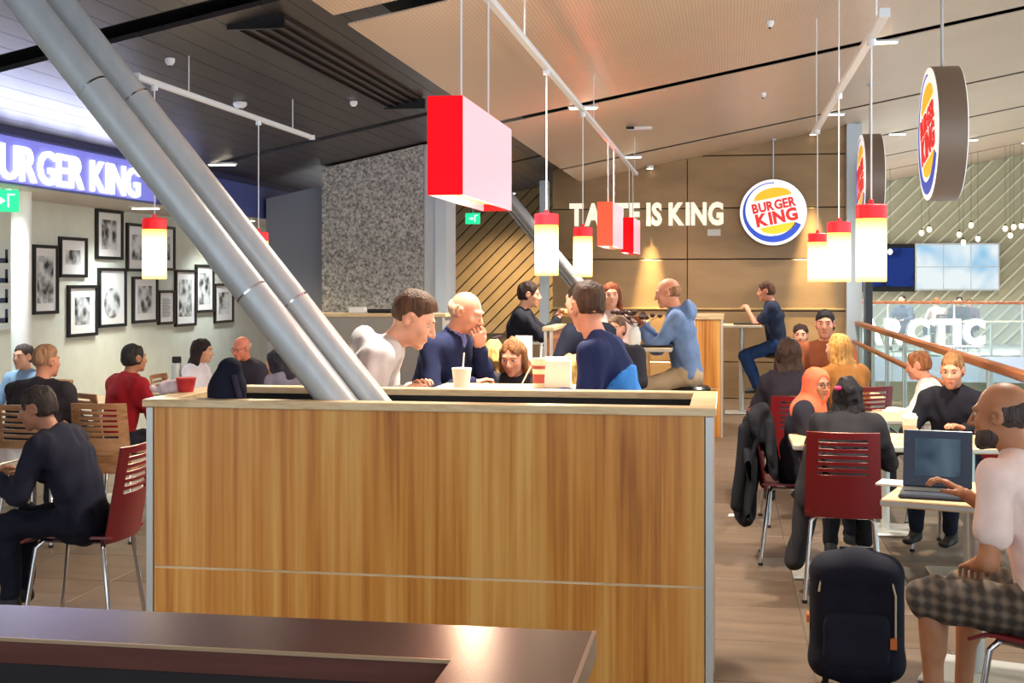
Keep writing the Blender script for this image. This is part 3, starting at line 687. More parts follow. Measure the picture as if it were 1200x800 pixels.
a, b_ = P(1002, 287, DS), P(1074, 338, DS)
tv = thing('video_wall', 'dark blue screen left of the bright video wall', 'screen', ((a.x + b_.x) / 2, 34.2, (a.z + b_.z) / 2)); w_, h_ = b_.x - a.x, a.z - b_.z
MB().box(-w_ / 2, w_ / 2, 0, .1, -h_ / 2 - .08, h_ / 2 + .04).build('frame', m_black, tv); m_scd = screen_mat('screen_navy', (14, 24, 60), (44, 66, 140), .4, 1.3, (3, 0, 1))
for i in range(2): MB().box(-w_ / 2 + .05 + i * w_ / 2, -w_ / 2 + (i + 1) * w_ / 2 - .02, -.02, 0, -h_ / 2 + .05, h_ / 2 - .06).build('screen_panel', m_scd, tv)
# globe bulbs over the far terrace
BULB = [(1043, 295, 'beside the dark blue screen'), (1080, 273, 'above the left edge of the bright video wall'), (1089, 269, 'second above the left half of the video wall'), (1124, 275, 'above the middle of the video wall'),
        (1129, 284, 'touching the top edge of the video wall'), (1138, 264, 'highest above the video wall'), (1146, 280, 'above the right half of the video wall'), (1178, 268, 'upper left of the cluster right of the video wall'),
        (1184, 276, 'lowest of the cluster right of the video wall'), (1188, 266, 'upper right of the cluster right of the video wall'), (1197, 265, 'farthest right over the terrace')]
bm = MB().lathe([(.012, -.055), (.036, -.04), (.05, -.01), (.05, .015), (.036, .045), (.016, .058)], 14).mesh('bulb', emit('bulb_warm', (255, 232, 190), 4))
for px, py, lab in BULB:
    q = P(px, py, 27.9); t = thing('globe_bulb', 'tiny glowing globe bulb ' + lab, 'lamp', q, 0, 'globe bulbs over the far terrace')
    put('bulb', bm, t); MB().tube([(0, 0, .05), (0, 0, wood_z(q.x) - q.z)], .003, 5).build('cord', m_black, t); MB().lathe([(.02, .05), (.02, .1)], 10).build('socket', m_black, t)

# ------------------------------------------------------------------ furniture builders
def sheet(nx, ny, f, holes, thick, name, mat, par):
    vs = [Vector(f(i / nx, j / ny)) for j in range(ny + 1) for i in range(nx + 1)]; nr = []
    for j in range(ny + 1):
        for i in range(nx + 1):
            u, v = i / nx, j / ny; e = 1e-3
            du = Vector(f(u + e, v)) - Vector(f(u - e, v)); dv = Vector(f(u, v + e)) - Vector(f(u, v - e)); nr.append(du.cross(dv).normalized())
    N = len(vs); al = [p + n * thick / 2 for p, n in zip(vs, nr)] + [p - n * thick / 2 for p, n in zip(vs, nr)]
    cells = {(i, j) for i in range(nx) for j in range(ny) if not holes(i, j)}; fs = []
    ix = lambda i, j: j * (nx + 1) + i
    for (i, j) in cells:
        a, b, c, d = ix(i, j), ix(i + 1, j), ix(i + 1, j + 1), ix(i, j + 1)
        fs.append((a, b, c, d)); fs.append((d + N, c + N, b + N, a + N))
        for (n_, p, q) in (((i, j - 1), a, b), ((i + 1, j), b, c), ((i, j + 1), c, d), ((i - 1, j), d, a)):
            if n_ not in cells: fs.append((q, p, p + N, q + N))
    mb = MB().add(al, fs); mb.smooth = True
    return mb.build(name, mat, par)
def chair(label, x, y, face, mat, cat='chair', group='dining chairs', wide=.37, seatmat=None):
    """face: degrees, 0 looks away from the camera (+y), 90 looks left"""
    t = thing('dining_chair', label, cat, (x, y, 0), R(face), group); w = wide / 2
    rows = 26
    def back(u, v):
        s = (u - .5) * 2; ww = w * (1 - .06 * v); return (s * ww, -.19 - .07 * v - .03 * (1 - s * s), .43 + .43 * v)
    sheet(12, rows, back, lambda i, j: 2 <= i <= 9 and 13 <= j <= 23 and j % 2 == 1, .011, 'backrest', mat, t)
    sheet(8, 8, lambda u, v: ((u - .5) * 2 * w, -.21 + .42 * v, .445 + .012 * (2 * abs(u - .5)) ** 2 - (.03 * ((v - .8) / .2) ** 2 if v > .8 else 0)), lambda i, j: False, .012, 'seat', seatmat or mat, t)
    for sx in (-1, 1):
        MB().tube([(sx * (w - .05), -.16, .425), (sx * (w - .03), -.17, .40), (sx * (w + .0), -.22, .012)], .011, 10).build('leg', m_chrome, t)
        MB().tube([(sx * (w - .05), .13, .425), (sx * (w - .03), .15, .40), (sx * (w + .0), .20, .012)], .011, 10).build('leg', m_chrome, t)
        MB().tube([(sx * (w - .06), -.165, .428), (sx * (w - .06), .14, .428)], .010, 8).build('seat_frame', m_chrome, t)
        for yy in (-.22, .20): MB().lathe([(.014, 0), (.014, .016)], 10, (sx * w, yy, 0)).build('foot_cap', m_black, t)
    MB().tube([(-w + .06, -.165, .428), (w - .06, -.165, .428)], .010, 8).build('seat_frame', m_chrome, t)
    return t
m_seatpad = M('dark_seat', (40, 28, 36), .6)
def stool(label, x, y, h, face=0, back=False):
    t = thing('bar_stool', label, 'stool', (x, y, 0), R(face), 'bar stools')
    MB().lathe([(.20, 0), (.21, .006), (.06, .03), (.03, .05)], 28).build('base', m_chrome, t)
    MB().lathe([(.025, .04), (.025, h - .06)], 16).build('post', m_chrome, t)
    MB().lathe([(.12, h - .07), (.185, h - .05), (.19, h - .02), (.17, h), (.05, h + .002)], 28).build('seat', m_blackgloss, t)
    rg = MB().tube([(.15 * math.cos(a), .15 * math.sin(a), .30) for a in np.linspace(0, 2 * math.pi, 25)], .010, 8); rg.tube([(0, -.15, .30), (0, .15, .30)], .008, 8); rg.build('footrest', m_chrome, t)
    if back:
        MB().box(-.19, .19, -.20, -.165, h + .02, h + .36, bev=.012).build('backrest', M('purple_backrest', (70, 48, 66), .5), t)
        for s in (-1, 1): MB().tube([(s * .12, -.12, h - .04), (s * .12, -.18, h + .10)], .01, 8).build('back_support', m_chrome, t)
    return t
def table(label, x, y, w_, d_, h, rz=0, top=m_ledge, cat='table', edge=None):
    t = thing('dining_table' if h < .9 else 'high_table', label, cat, (x, y, 0), R(rz), 'tables')
    MB().box(-w_ / 2, w_ / 2, -d_ / 2, d_ / 2, h - .03, h, bev=.004).build('tabletop', top, t)
    MB().box(-w_ / 2 - .002, w_ / 2 + .002, -d_ / 2 - .002, d_ / 2 + .002, h - .024, h - .008).build('edge_band', edge or m_alu, t)
    n = 2 if w_ > 1.1 else 1
    for k in range(n):
        px = 0 if n == 1 else (-w_ * .32 if k == 0 else w_ * .32)
        MB().lathe([(.03, .02), (.03, h - .03)], 16, (px, 0, 0)).build('pedestal', m_alu, t); MB().box(px - .2, px + .2, -.2, .2, 0, .02, bev=.008).build('base', m_alu, t)
    return t
# ------------------------------------------------------------------ smooth bodies: blended volumes turned into one skin
def polygonise(F, o, h):
    S = F < 0; nx, ny, nz = F.shape
    c = np.zeros((nx - 1, ny - 1, nz - 1), np.int8)
    for a in (0, 1):
        for b in (0, 1):
            for d in (0, 1): c += S[a:nx - 1 + a, b:ny - 1 + b, d:nz - 1 + d]
    act = (c > 0) & (c < 8); ii = np.argwhere(act); n = len(ii)
    if n == 0: return np.zeros((0, 3)), []
    idx = -np.ones(act.shape, np.int64); idx[act] = np.arange(n)
    pos = np.zeros((n, 3)); cnt = np.zeros(n)
    for ax in range(3):
        e = np.zeros(3, int); e[ax] = 1; o1, o2 = [k for k in range(3) if k != ax]
        for p in (0, 1):
            for q in (0, 1):
                a = ii.copy(); a[:, o1] += p; a[:, o2] += q; b = a + e
                fa = F[a[:, 0], a[:, 1], a[:, 2]]; fb = F[b[:, 0], b[:, 1], b[:, 2]]
                m = (fa < 0) != (fb < 0); t = fa[m] / (fa[m] - fb[m])
                pt = (a[m] - ii[m]).astype(float); pt[:, ax] += t; pos[m] += pt; cnt[m] += 1
    V = o + (ii + pos / cnt[:, None]) * h; Q = []
    for ax in range(3):
        sl0 = [slice(1, -1)] * 3; sl1 = [slice(1, -1)] * 3; sl0[ax] = slice(0, -1); sl1[ax] = slice(1, None)
        A = S[tuple(sl0)]; B = S[tuple(sl1)]; e = np.argwhere(A != B); inside = A[A != B]
        off = np.array([1, 1, 1]); off[ax] = 0; e = e + off
        u, v = (ax + 1) % 3, (ax + 2) % 3
        def cell(du, dv): k = e.copy(); k[:, u] -= du; k[:, v] -= dv; return idx[k[:, 0], k[:, 1], k[:, 2]]
        q = np.stack([cell(1, 1), cell(0, 1), cell(0, 0), cell(1, 0)], 1); q[~inside] = q[~inside][:, ::-1]; Q.append(q)
    return V, np.concatenate(Q)
class Blob:
    def __init__(s): s.p = []; s.sub = []; s.cut = []; s.wr = 0; s.wf = 30
    def limb(s, a, b, ra, rb=None, side=(1, 0, 0), k=.03, sub=False):
        rb = ra if rb is None else rb
        ra = (ra, ra) if not isinstance(ra, tuple) else ra; rb = (rb, rb) if not isinstance(rb, tuple) else rb
        (s.sub if sub else s.p).append((np.array(a, float), np.array(b, float), np.array(ra, float), np.array(rb, float), np.array(side, float), k, None)); return s
    def ell(s, c, r, Rm=None, k=.02, sub=False):
        (s.sub if sub else s.p).append((np.array(c, float), None, np.array(r, float), None, np.eye(3) if Rm is None else Rm, k, 1)); return s
    def plane(s, p, n): s.cut.append((np.array(p, float), np.array(n, float))); return s
    def dist(s, pr, X):
        a, b, ra, rb, sd, k, e = pr
        if e:
            d = (X - a) @ sd; q = np.sqrt((d[..., 0] / ra[0]) ** 2 + (d[..., 1] / ra[1]) ** 2 + (d[..., 2] / ra[2]) ** 2); return (q - 1) * ra.min()
        ab = b - a; L2 = max(ab @ ab, 1e-9); t = np.clip(((X - a) @ ab) / L2, 0, 1)
        d = X - (a + t[..., None] * ab); ax = ab / math.sqrt(L2) if L2 > 1e-8 else np.array([0, 0, 1.0])
        s_ = sd - ax * (sd @ ax); nn = np.linalg.norm(s_)
        s_ = s_ / nn if nn > .05 else unit(np.cross(ax, V3(0, 0, 1) if abs(ax[2]) < .9 else V3(0, 1, 0))); o_ = np.cross(ax, s_)
        r0 = ra[0] + t * (rb[0] - ra[0]); r1 = ra[1] + t * (rb[1] - ra[1]); rm = np.minimum(r0, r1)
        q = np.sqrt((d @ s_ / r0) ** 2 + (d @ o_ / r1) ** 2 + (d @ ax / rm) ** 2); return (q - 1) * rm
    def box(s, pr):
        a, b, ra, rb, sd, k, e = pr; 
        if e: r = ra.max(); return a - r, a + r
        r = max(ra.max(), rb.max()); return np.minimum(a, b) - r, np.maximum(a, b) + r
    def build(s, h):
        bb = [s.box(p) for p in s.p]; lo = np.min([b[0] for b in bb], 0) - 3 * h; hi = np.max([b[1] for b in bb], 0) + 3 * h
        n = np.ceil((hi - lo) / h).astype(int) + 1; F = np.full(n, .5)
        ax = [lo[i] + h * np.arange(n[i]) for i in range(3)]
        def region(pr, m):
            l, u = s.box(pr); i0 = np.maximum(np.floor((l - m - lo) / h).astype(int), 0); i1 = np.minimum(np.ceil((u + m - lo) / h).astype(int) + 1, n)
            if (i1 <= i0).any(): return None
            sl = tuple(slice(i0[i], i1[i]) for i in range(3)); return sl, np.stack(np.meshgrid(*[ax[i][sl[i]] for i in range(3)], indexing='ij'), -1)
        for pr in s.p:
            k = pr[5]; rg = region(pr, k + 2 * h)
            if rg is None: continue
            sl, X = rg; d = s.dist(pr, X); A = F[sl]; q = np.maximum(k - np.abs(A - d), 0) / k; F[sl] = np.minimum(A, d) - q * q * k * .25
        if s.wr:
            G = np.stack(np.meshgrid(*ax, indexing='ij'), -1); N = 0; rs = np.random.RandomState(3)
            for i in range(5):
                v = rs.normal(size=3); v /= np.linalg.norm(v); f = s.wf * (.6 + .5 * i); N = N + np.sin(G @ v * f + rs.rand() * 6 + 1.5 * np.sin(G @ rs.normal(size=3) * s.wf * .35)) / (1 + .5 * i)
            F = F + N * s.wr * .5
        for pr in s.sub:
            rg = region(pr, pr[5] + 2 * h)
            if rg is None: continue
            sl, X = rg; d = -s.dist(pr, X); k = pr[5]; A = F[sl]; q = np.maximum(k - np.abs(A - d), 0) / k; F[sl] = np.maximum(A, d) + q * q * k * .25
        if s.cut:
            G = np.stack(np.meshgrid(*ax, indexing='ij'), -1)
            for p, nn in s.cut: F = np.maximum(F, (G - p) @ nn)
        return polygonise(F, lo, h)
def skin_mesh(name, pieces, mats):
    Vs = []; Fs = []; mi = []; b = 0
    for (V, Q), m in pieces:
        if len(V) == 0: continue
        Vs.append(V); Fs.append(Q + b); mi += [m] * len(Q); b += len(V)
    V = np.concatenate(Vs).astype(np.float32); Q = np.concatenate(Fs).astype(np.int32)
    me = bpy.data.meshes.new(name); me.vertices.add(len(V)); me.vertices.foreach_set('co', V.ravel())
    me.loops.add(Q.size); me.loops.foreach_set('vertex_index', Q.ravel()); me.polygons.add(len(Q))
    me.polygons.foreach_set('loop_start', np.arange(0, Q.size, 4, dtype=np.int32)); me.polygons.foreach_set('loop_total', np.full(len(Q), 4, np.int32))
    for m in mats: me.materials.append(m)
    me.polygons.foreach_set('material_index', np.array(mi, np.int32)); me.polygons.foreach_set('use_smooth', np.ones(len(Q), bool))
    me.update(calc_edges=True); me.validate(); return me
def rotm(ax, deg):
    c, s = math.cos(R(deg)), math.sin(R(deg))
    return np.array({'x': [[1, 0, 0], [0, c, -s], [0, s, c]], 'y': [[c, 0, s], [0, 1, 0], [-s, 0, c]], 'z': [[c, -s, 0], [s, c, 0], [0, 0, 1]]}[ax], float)
V3 = lambda *a: np.array(a, float)
def unit(v): return v / max(np.linalg.norm(v), 1e-9)

def skin(t): 
    return M('skin_%d_%d_%d' % t, t, .5, var=.10, vscale=14, spec=.35)
PALE, ROSY, TAN, BROWN = (208, 156, 130), (210, 144, 116), (172, 118, 90), (128, 84, 58)
def cloth(c, var=.12): return M('cloth_%d_%d_%d' % c, c, .85, var=var, vscale=9, bump=.15, bscale=160, spec=.2)
def hairm(c): return M('hair_%d_%d_%d' % c, c, .6, var=.45, vscale=60, stretch=(1, 1, .14), bump=.9, bscale=130, spec=.25)

def person(label, px, py, D, face, seat, lean=10, tilt=0, hyaw=0, hpitch=0, top=(40, 42, 60), top2=None, bottom=(40, 46, 70), skin_c=PALE, hair=(60, 40, 28), style='short',
           hands=None, sleeve='long', legs='seat', hood=False, collar=None, beard=None, shorts=False, glasses=False, fem=False, q=1, group=None, sole=True, width=1.0, curl=1.0, cuff=None, spread=0, scarf=None, knee=0):
    """head at photo pixel (px,py), D metres along the view; sits on a seat of the given height"""
    hv = {0: (.012, .0055, .0042), 1: (.016, .008, .0065), 2: (.024, .012, .010), 3: (.03, .018, .02)}[q]
    L = R(lean); d1 = V3(math.sin(R(tilt)) * .6, math.sin(L * .7), math.cos(L * .7)); d1 = unit(d1); d2 = unit(V3(math.sin(R(tilt)), math.sin(L * 1.15), math.cos(L * 1.15)))
    pel = V3(0, 0, .095); wst = pel + .19 * d1; chs = wst + .17 * d2; nck = chs + .16 * d2
    fw2 = unit(np.cross(d2, V3(1, 0, 0)) * -1 if False else V3(0, d2[2], -d2[1]))
    d3 = unit(d2 * .6 + V3(0, .15, .4)); HR = rotm('z', hyaw) @ rotm('x', -hpitch)
    hup = HR @ V3(0, 0, 1); hfw = HR @ V3(0, 1, 0); hc = nck + d3 * .095 + hup * .075 + hfw * .028
    tgt = P(px, py, D); s = (tgt.z - seat) / hc[2]; sc = max(.62, min(1.12, s))
    Rz = rotm('z', face); off = Rz @ (hc * sc); base = V3(tgt.x - off[0], tgt.y - off[1], 0)
    seatz = tgt.z - off[2] if abs(s - sc) > 1e-6 else seat
    T = lambda p: Rz @ (np.asarray(p, float) * sc) + V3(0, 0, seatz)
    sdx = Rz @ V3(1, 0, 0); sdy = Rz @ V3(0, 1, 0)
    HRw = Rz @ HR
    root = thing('person', label, 'person', tuple(base), 0, group)
    shw = (.168 if fem else .19) * width; sh = [chs + d2 * .105 + V3(x * shw, 0, 0) for x in (-1, 1)]
    hands = hands or [(-.16, .40, .30), (.16, .40, .30)]
    arms = []
    for i, x in enumerate((-1, 1)):
        Wp = V3(*hands[i]); S_ = sh[i]; dv = Wp - S_; dist = np.linalg.norm(dv); l1, l2 = .285, .25
        if dist > .525: Wp = S_ + dv * .525 / dist; dist = .525
        dist = max(dist, .12); ax = unit(Wp - S_); aa = (l1 * l1 - l2 * l2 + dist * dist) / (2 * dist); hh = math.sqrt(max(l1 * l1 - aa * aa, 0))
        hint = V3(x * .55, -.25, -.9); hint = unit(hint - ax * (hint @ ax)); arms.append((S_, S_ + ax * aa + hint * hh, Wp))
    # legs
    LG = []
    for i, x in enumerate((-1, 1)):
        hip = V3(x * .092, .0, .085); sp = .06 + spread
        if legs == 'seat': kn = hip + unit(V3(x * sp, 1, -.05 + knee)) * .42; an = kn + V3(x * .0, -.02 + .05 * i, -.41)
        elif legs == 'stool': kn = hip + unit(V3(x * .14, 1, -.32)) * .42; an = kn + V3(0, -.16, -.385)
        LG.append((hip, kn, an))
    sub = lambda p: Rz @ (np.asarray(p, float) * sc) + V3(0, 0, seatz)
    g = sc
    # ---- body (one skin)
    B = Blob()
    def tor(B, e, k=.05, hem=0):
        B.limb(T(pel - d1 * .02 * hem), T(wst), ((.155 if fem else .150) * width * g + e, .108 * g + e), (.128 * width * g + e, .095 * g + e), sdx, k)
        B.limb(T(wst), T(chs), (.128 * width * g + e, .095 * g + e), (.150 * width * g + e, .108 * g + e), sdx, k)
        B.limb(T(chs), T(chs + d2 * .10), (.150 * width * g + e, .108 * g + e), (.115 * width * g + e, .085 * g + e), sdx, k)
        B.limb(T(sh[0] * .85 + (chs + d2 * .105) * .15), T(sh[1] * .85 + (chs + d2 * .105) * .15), .058 * g + e, None, sdx, k)
        if fem:
            for x in (-1, 1): B.limb(T(chs + V3(x * .07, .085, .0)), T(chs + V3(x * .07, .09, -.01)), .062 * g + e, None, sdx, .04)
    tor(B, -.004)
    B.limb(T(nck - d2 * .02), T(nck + d3 * .115 + hfw * .01), .056 * g, .052 * g, sdx, .025)
    for (a, b, c) in arms: B.limb(T(a), T(b), .045 * g, .038 * g, sdx, .03); B.limb(T(b), T(c), .038 * g, .026 * g, sdx, .015)
    for (a, b, c) in LG: B.limb(T(a), T(b), .074 * g, .048 * g, sdx, .04); B.limb(T(b), T(c), .048 * g, .034 * g, sdx, .02); B.limb(T(b + (c - b) * .25 + V3(0, -.015, 0)), T(b + (c - b) * .45 + V3(0, -.012, 0)), .05 * g, .042 * g, sdx, .02)
    pieces = [(B.build(hv[0] * 1.25), 0)]
    # head
    hcW = T(hc); HT = lambda p: hcW + HRw @ (np.asarray(p, float) * g); hx = HRw @ V3(1, 0, 0); hsz = lambda r: tuple(np.array(r) * g)
    K = Blob()
    K.ell(HT((0, -.012, .028)), hsz((.075, .094, .090)), HRw); K.ell(HT((0, .030, -.02)), hsz((.063, .066, .082)), HRw, .02 * g)
    K.ell(HT((0, .034, -.065)), hsz((.052, .052, .048)), HRw, .02 * g); K.ell(HT((0, .078, -.098)), hsz((.022, .018, .018)), HRw, .02 * g)
    K.limb(HT((-.036, .082, .026)), HT((.036, .082, .026)), .013 * g, None, hx, .012 * g)
    K.limb(HT((0, .094, .014)), HT((0, .116, -.028)), .008 * g, .012 * g, hx, .010 * g)
    for x in (-1, 1):
        K.ell(HT((x * .013, .101, -.032)), hsz((.010, .011, .008)), HRw, .006 * g); K.ell(HT((x * .038, .066, -.025)), hsz((.022, .02, .022)), HRw, .02 * g)
        K.ell(HT((x * .079, -.006, .0)), hsz((.011, .026, .033)), HRw @ rotm('z', x * -18), .006 * g)
        K.ell(HT((x * .031, .098, .006)), hsz((.017, .015, .011)), HRw, .010 * g, True); K.ell(HT((x * .086, .002, .002)), hsz((.007, .012, .018)), HRw, .004 * g, True)
    K.limb(HT((-.019, .0905, -.057)), HT((.019, .0905, -.057)), .0075 * g, None, hx, .006 * g); K.limb(HT((-.016, .089, -.071)), HT((.016, .089, -.071)), .0085 * g, None, hx, .006 * g)
    K.limb(HT((-.024, .098, -.064)), HT((.024, .098, -.064)), .0028 * g, None, hx, .003, True)
    K.limb(T(nck + d3 * .03), T(nck + d3 * .115 + hfw * .01), .055 * g, .052 * g, sdx, .03 * g)
    pieces.append((K.build(hv[1]), 0))
    # hands
    for i, (a, b, c) in enumerate(arms):
        x = (-1, 1)[i]; y_ = unit(c - b); toward = np.array(hc) - c
        up = V3(0, 0, 1) if np.linalg.norm(toward) > .30 else unit(-toward)
        z_ = unit(up - y_ * (up @ y_)); x_ = np.cross(y_, z_); th = -x  # thumb points inward
        HM = lambda p: T(c + x_ * p[0] * th * 1.0 + y_ * p[1] + z_ * p[2]); Hd = Blob(); sw = Rz @ x_
        Hd.limb(HM((0, -.03, 0)), HM((0, .02, 0)), (.026 * g, .021 * g), (.031 * g, .017 * g), sw, .01)
        Hd.limb(HM((.006, .02, 0)), HM((.002, .078, 0)), (.034 * g, .016 * g), (.040 * g, .013 * g), sw, .012)
        for xx, ln, r_ in ((-.033, .058, .0078), (-.011, .074, .0086), (.012, .080, .0088), (.034, .072, .0086)):
            p = V3(xx, .08, 0); ang = R(12 * curl)
            for sgl, seg in enumerate((.42, .32, .26)):
                nx_ = p + V3(xx * .06, math.cos(ang), -math.sin(ang)) * ln * seg; Hd.limb(HM(p), HM(nx_), r_ * g * (1 - .08 * sgl), r_ * g * (.93 - .08 * sgl), sw, .004); p = nx_; ang += R(34 * curl)
        p0, p1, p2, p3 = V3(.022, .012, -.004), V3(.046, .036, -.012), V3(.056, .062, -.022), V3(.056, .085, -.032)
        Hd.limb(HM(p0), HM(p1), .014 * g, .0115 * g, sw, .008); Hd.limb(HM(p1), HM(p2), .0112 * g, .0098 * g, sw, .004); Hd.limb(HM(p2), HM(p3), .0096 * g, .008 * g, sw, .004)
        pieces.append((Hd.build(hv[2]), 0))
    put('body', skin_mesh('body', pieces, [skin(skin_c)]), root)
    # ---- clothing
    S = Blob(); e = .016; S.wr = .011 if q < 2 else .006; S.wf = 42
    tor(S, e, .05, 1)
    S.limb(T(nck - d2 * .045), T(nck - d2 * .005), .075 * g, .064 * g, sdx, .03)
    for i, (a, b, c) in enumerate(arms):
        if sleeve == 'long': S.limb(T(a), T(b), .056 * g + e * .6, .047 * g + e * .6, sdx, .04); S.limb(T(b), T(b + (c - b) * .9), .046 * g + e * .6, .036 * g + e * .5, sdx, .02)
        else: S.limb(T(a), T(a + (b - a) * .62), .058 * g + e * .6, .056 * g + e * .8, sdx, .04)
    if hood:
        S.ell(T(nck + V3(0, -.10, .005)), hsz((.125, .07, .095)), Rz, .02); S.limb(T(nck + V3(-.075, .03, -.02)), T(nck + V3(-.06, -.06, .02)), .035 * g, None, sdx, .03); S.limb(T(nck + V3(.075, .03, -.02)), T(nck + V3(.06, -.06, .02)), .035 * g, None, sdx, .03)
    put('top' if sleeve != 'coat' else 'coat', skin_mesh('top', [(S.build(hv[0]), 0)], [cloth(top)]), root)
    if top2:   # contrasting block on the lower back of the sweater
        Z = Blob(); Z.wr = S.wr; Z.wf = S.wf; tor(Z, e + .007, .05, 1); nl = unit(V3(0, .75, .66)); Z.plane(T(chs + V3(0, -.075, -.0)), Rz @ nl)
        put('colour_block', skin_mesh('colour_block', [(Z.build(hv[0]), 0)], [cloth(top2)]), root)
    if collar:
        Z = Blob(); Z.limb(T(nck - d2 * .02 + V3(0, .005, 0)), T(nck + d3 * .035), .068 * g, .066 * g, sdx, .02); Z.limb(T(nck - d2 * .02 + V3(0, .07, 0)), T(nck - d2 * .16 + V3(0, .105, 0)), (.035 * g, .03 * g), (.02 * g, .018 * g), sdx, .02)
        Z.limb(T(nck + d3 * .03), T(nck + d3 * .09), .057 * g, None, sdx, .004, True)
        put('collar', skin_mesh('collar', [(Z.build(hv[0] * .7), 0)], [cloth(collar)]), root)
    Tz = Blob(); Tz.wr = .009 if q < 2 else 0; Tz.wf = 45
    Tz.limb(T(V3(-.05, -.01, .06)), T(V3(.05, -.01, .06)), (.115 * g, .105 * g), None, sdx, .05); Tz.limb(T(V3(0, -.01, .09)), T(pel + d1 * .05), (.146 * width * g, .106 * g), (.138 * width * g, .100 * g), sdx, .04)
    for (a, b, c) in LG:
        fr = .80 if shorts else 1
        Tz.limb(T(a), T(a + (b - a) * (1.02 if shorts else 1)), .094 * g, (.082 if shorts else .073) * g, sdx, .05)
        if not shorts: Tz.limb(T(b), T(b + (c - b) * .94), .072 * g, .054 * g, sdx, .03)
    put('shorts' if shorts else 'trousers', skin_mesh('trousers', [(Tz.build(hv[0]), 0)], [bottom if isinstance(bottom, bpy.types.Material) else cloth(bottom)]), root)
    for (a, b, c) in LG:
        Z = Blob(); Z.limb(T(c + V3(0, -.03, -.045)), T(c + V3(0, .13, -.06)), (.040 * g, .036 * g), (.046 * g, .026 * g), sdx, .02); Z.limb(T(c + V3(0, -.01, .0)), T(c + V3(0, .0, -.04)), .042 * g, None, sdx, .02); Z.plane(T(c + V3(0, 0, -.088)), V3(0, 0, -1))
        put('shoe', skin_mesh('shoe', [(Z.build(hv[0]), 0)], [M('shoe_dark', (34, 32, 34), .6)]), root)
    # ---- hair
    if style and style not in ('bald',):
        Z = Blob(); Z.wr = .003 if style in ('crop', 'ring') else .006; Z.wf = 95; hb = hairm(hair); ring = style == 'ring'
        if ring:
            Z.ell(HT((0, -.022, .008)), hsz((.082, .096, .068)), HRw); Z.ell(HT((0, .105, .0)), hsz((.12, .095, .14)), HRw, .012, True); Z.ell(HT((0, .02, .105)), hsz((.085, .115, .062)), HRw, .012, True)
        elif style == 'crop':
            Z.ell(HT((0, -.018, .030)), hsz((.0775, .0945, .090)), HRw); Z.ell(HT((0, -.004, .072)), hsz((.070, .094, .066)), HRw, .02); Z.ell(HT((0, .108, -.005)), hsz((.10, .092, .082)), HRw, .012, True)
            Z.ell(HT((0, -.03, -.085)), hsz((.1, .11, .06)), HRw, .01, True)
        else:
            Z.ell(HT((0, -.016, .036)), hsz((.083, .102, .095)), HRw); Z.ell(HT((0, -.03, -.005)), hsz((.081, .085, .085)), HRw, .02)
            Z.ell(HT((0, .112, -.03)), hsz((.074, .078, .098)), HRw, .012, True); Z.ell(HT((0, .06, -.10)), hsz((.1, .075, .06)), HRw, .012, True)
            if style == 'short': Z.ell(HT((0, -.0, -.125)), hsz((.13, .15, .078)), HRw, .01, True)
        if style in ('short', 'crop', 'ring'):
            for x in (-1, 1): Z.ell(HT((x * .082, .010, -.008)), hsz((.022, .030, .042)), HRw, .006, True)
        if style in ('long', 'pony', 'bob'):
            end = nck - d2 * (.20 if style == 'long' else .02); bk = -.075
            if style == 'pony':
                Z.limb(HT((0, -.10, .03)), HT((0, -.125, -.03)), .03 * g, .034 * g, hx, .02); Z.limb(HT((0, -.125, -.03)), HT((0, -.115, -.16)), .034 * g, .016 * g, hx, .02)
            else:
                Z.limb(HT((0, -.07, .02)), HT((0, -.075, -.12)), (.082 * g, .045 * g), (.09 * g, .042 * g), hx, .03)
                Z.limb(HT((0, -.075, -.12)), T(end + V3(0, -.13, 0)), (.09 * g, .042 * g), (.075 * g, .026 * g), sdx, .03)
                for x in (-1, 1): Z.limb(HT((x * .074, .0, .04)), HT((x * .082, -.01, -.09)), .024 * g, .028 * g, hx, .02); Z.limb(HT((x * .082, -.01, -.09)), T(nck + V3(x * .10, -.01, -.08 if style == 'long' else .02)), .028 * g, .018 * g, sdx, .02)
        if style == 'bun': Z.ell(HT((0, -.105, .06)), hsz((.038, .034, .036)), HRw, .01)
        if beard:
            Y = Blob(); Y.wr = .003; Y.wf = 95
            Y.ell(HT((0, .036, -.070)), hsz((.066, .064, .056)), HRw, .01); Y.ell(HT((0, .07, -.098)), hsz((.034, .032, .028)), HRw, .01)
            Y.limb(HT((-.022, .105, -.066)), HT((.022, .105, -.066)), .013 * g, None, hx, .008, True); Y.ell(HT((0, .11, -.03)), hsz((.045, .04, .026)), HRw, .01, True); Y.ell(HT((0, .0, -.01)), hsz((.09, .12, .035)), HRw, .01, True)
            put('beard', skin_mesh('beard', [(Y.build(hv[1]), 0)], [hb]), root)
        ho = put('hair', skin_mesh('hair', [(Z.build(hv[1] * 1.1), 0)], [hb]), root)
        if style == 'pony': put('hair_tie', MB().lathe([(.026 * g, -.008), (.028 * g, 0), (.026 * g, .008)], 14).mesh('hair_tie', M('pink_tie', (196, 40, 96), .6)), ho, tuple(HT((0, -.128, -.035))))
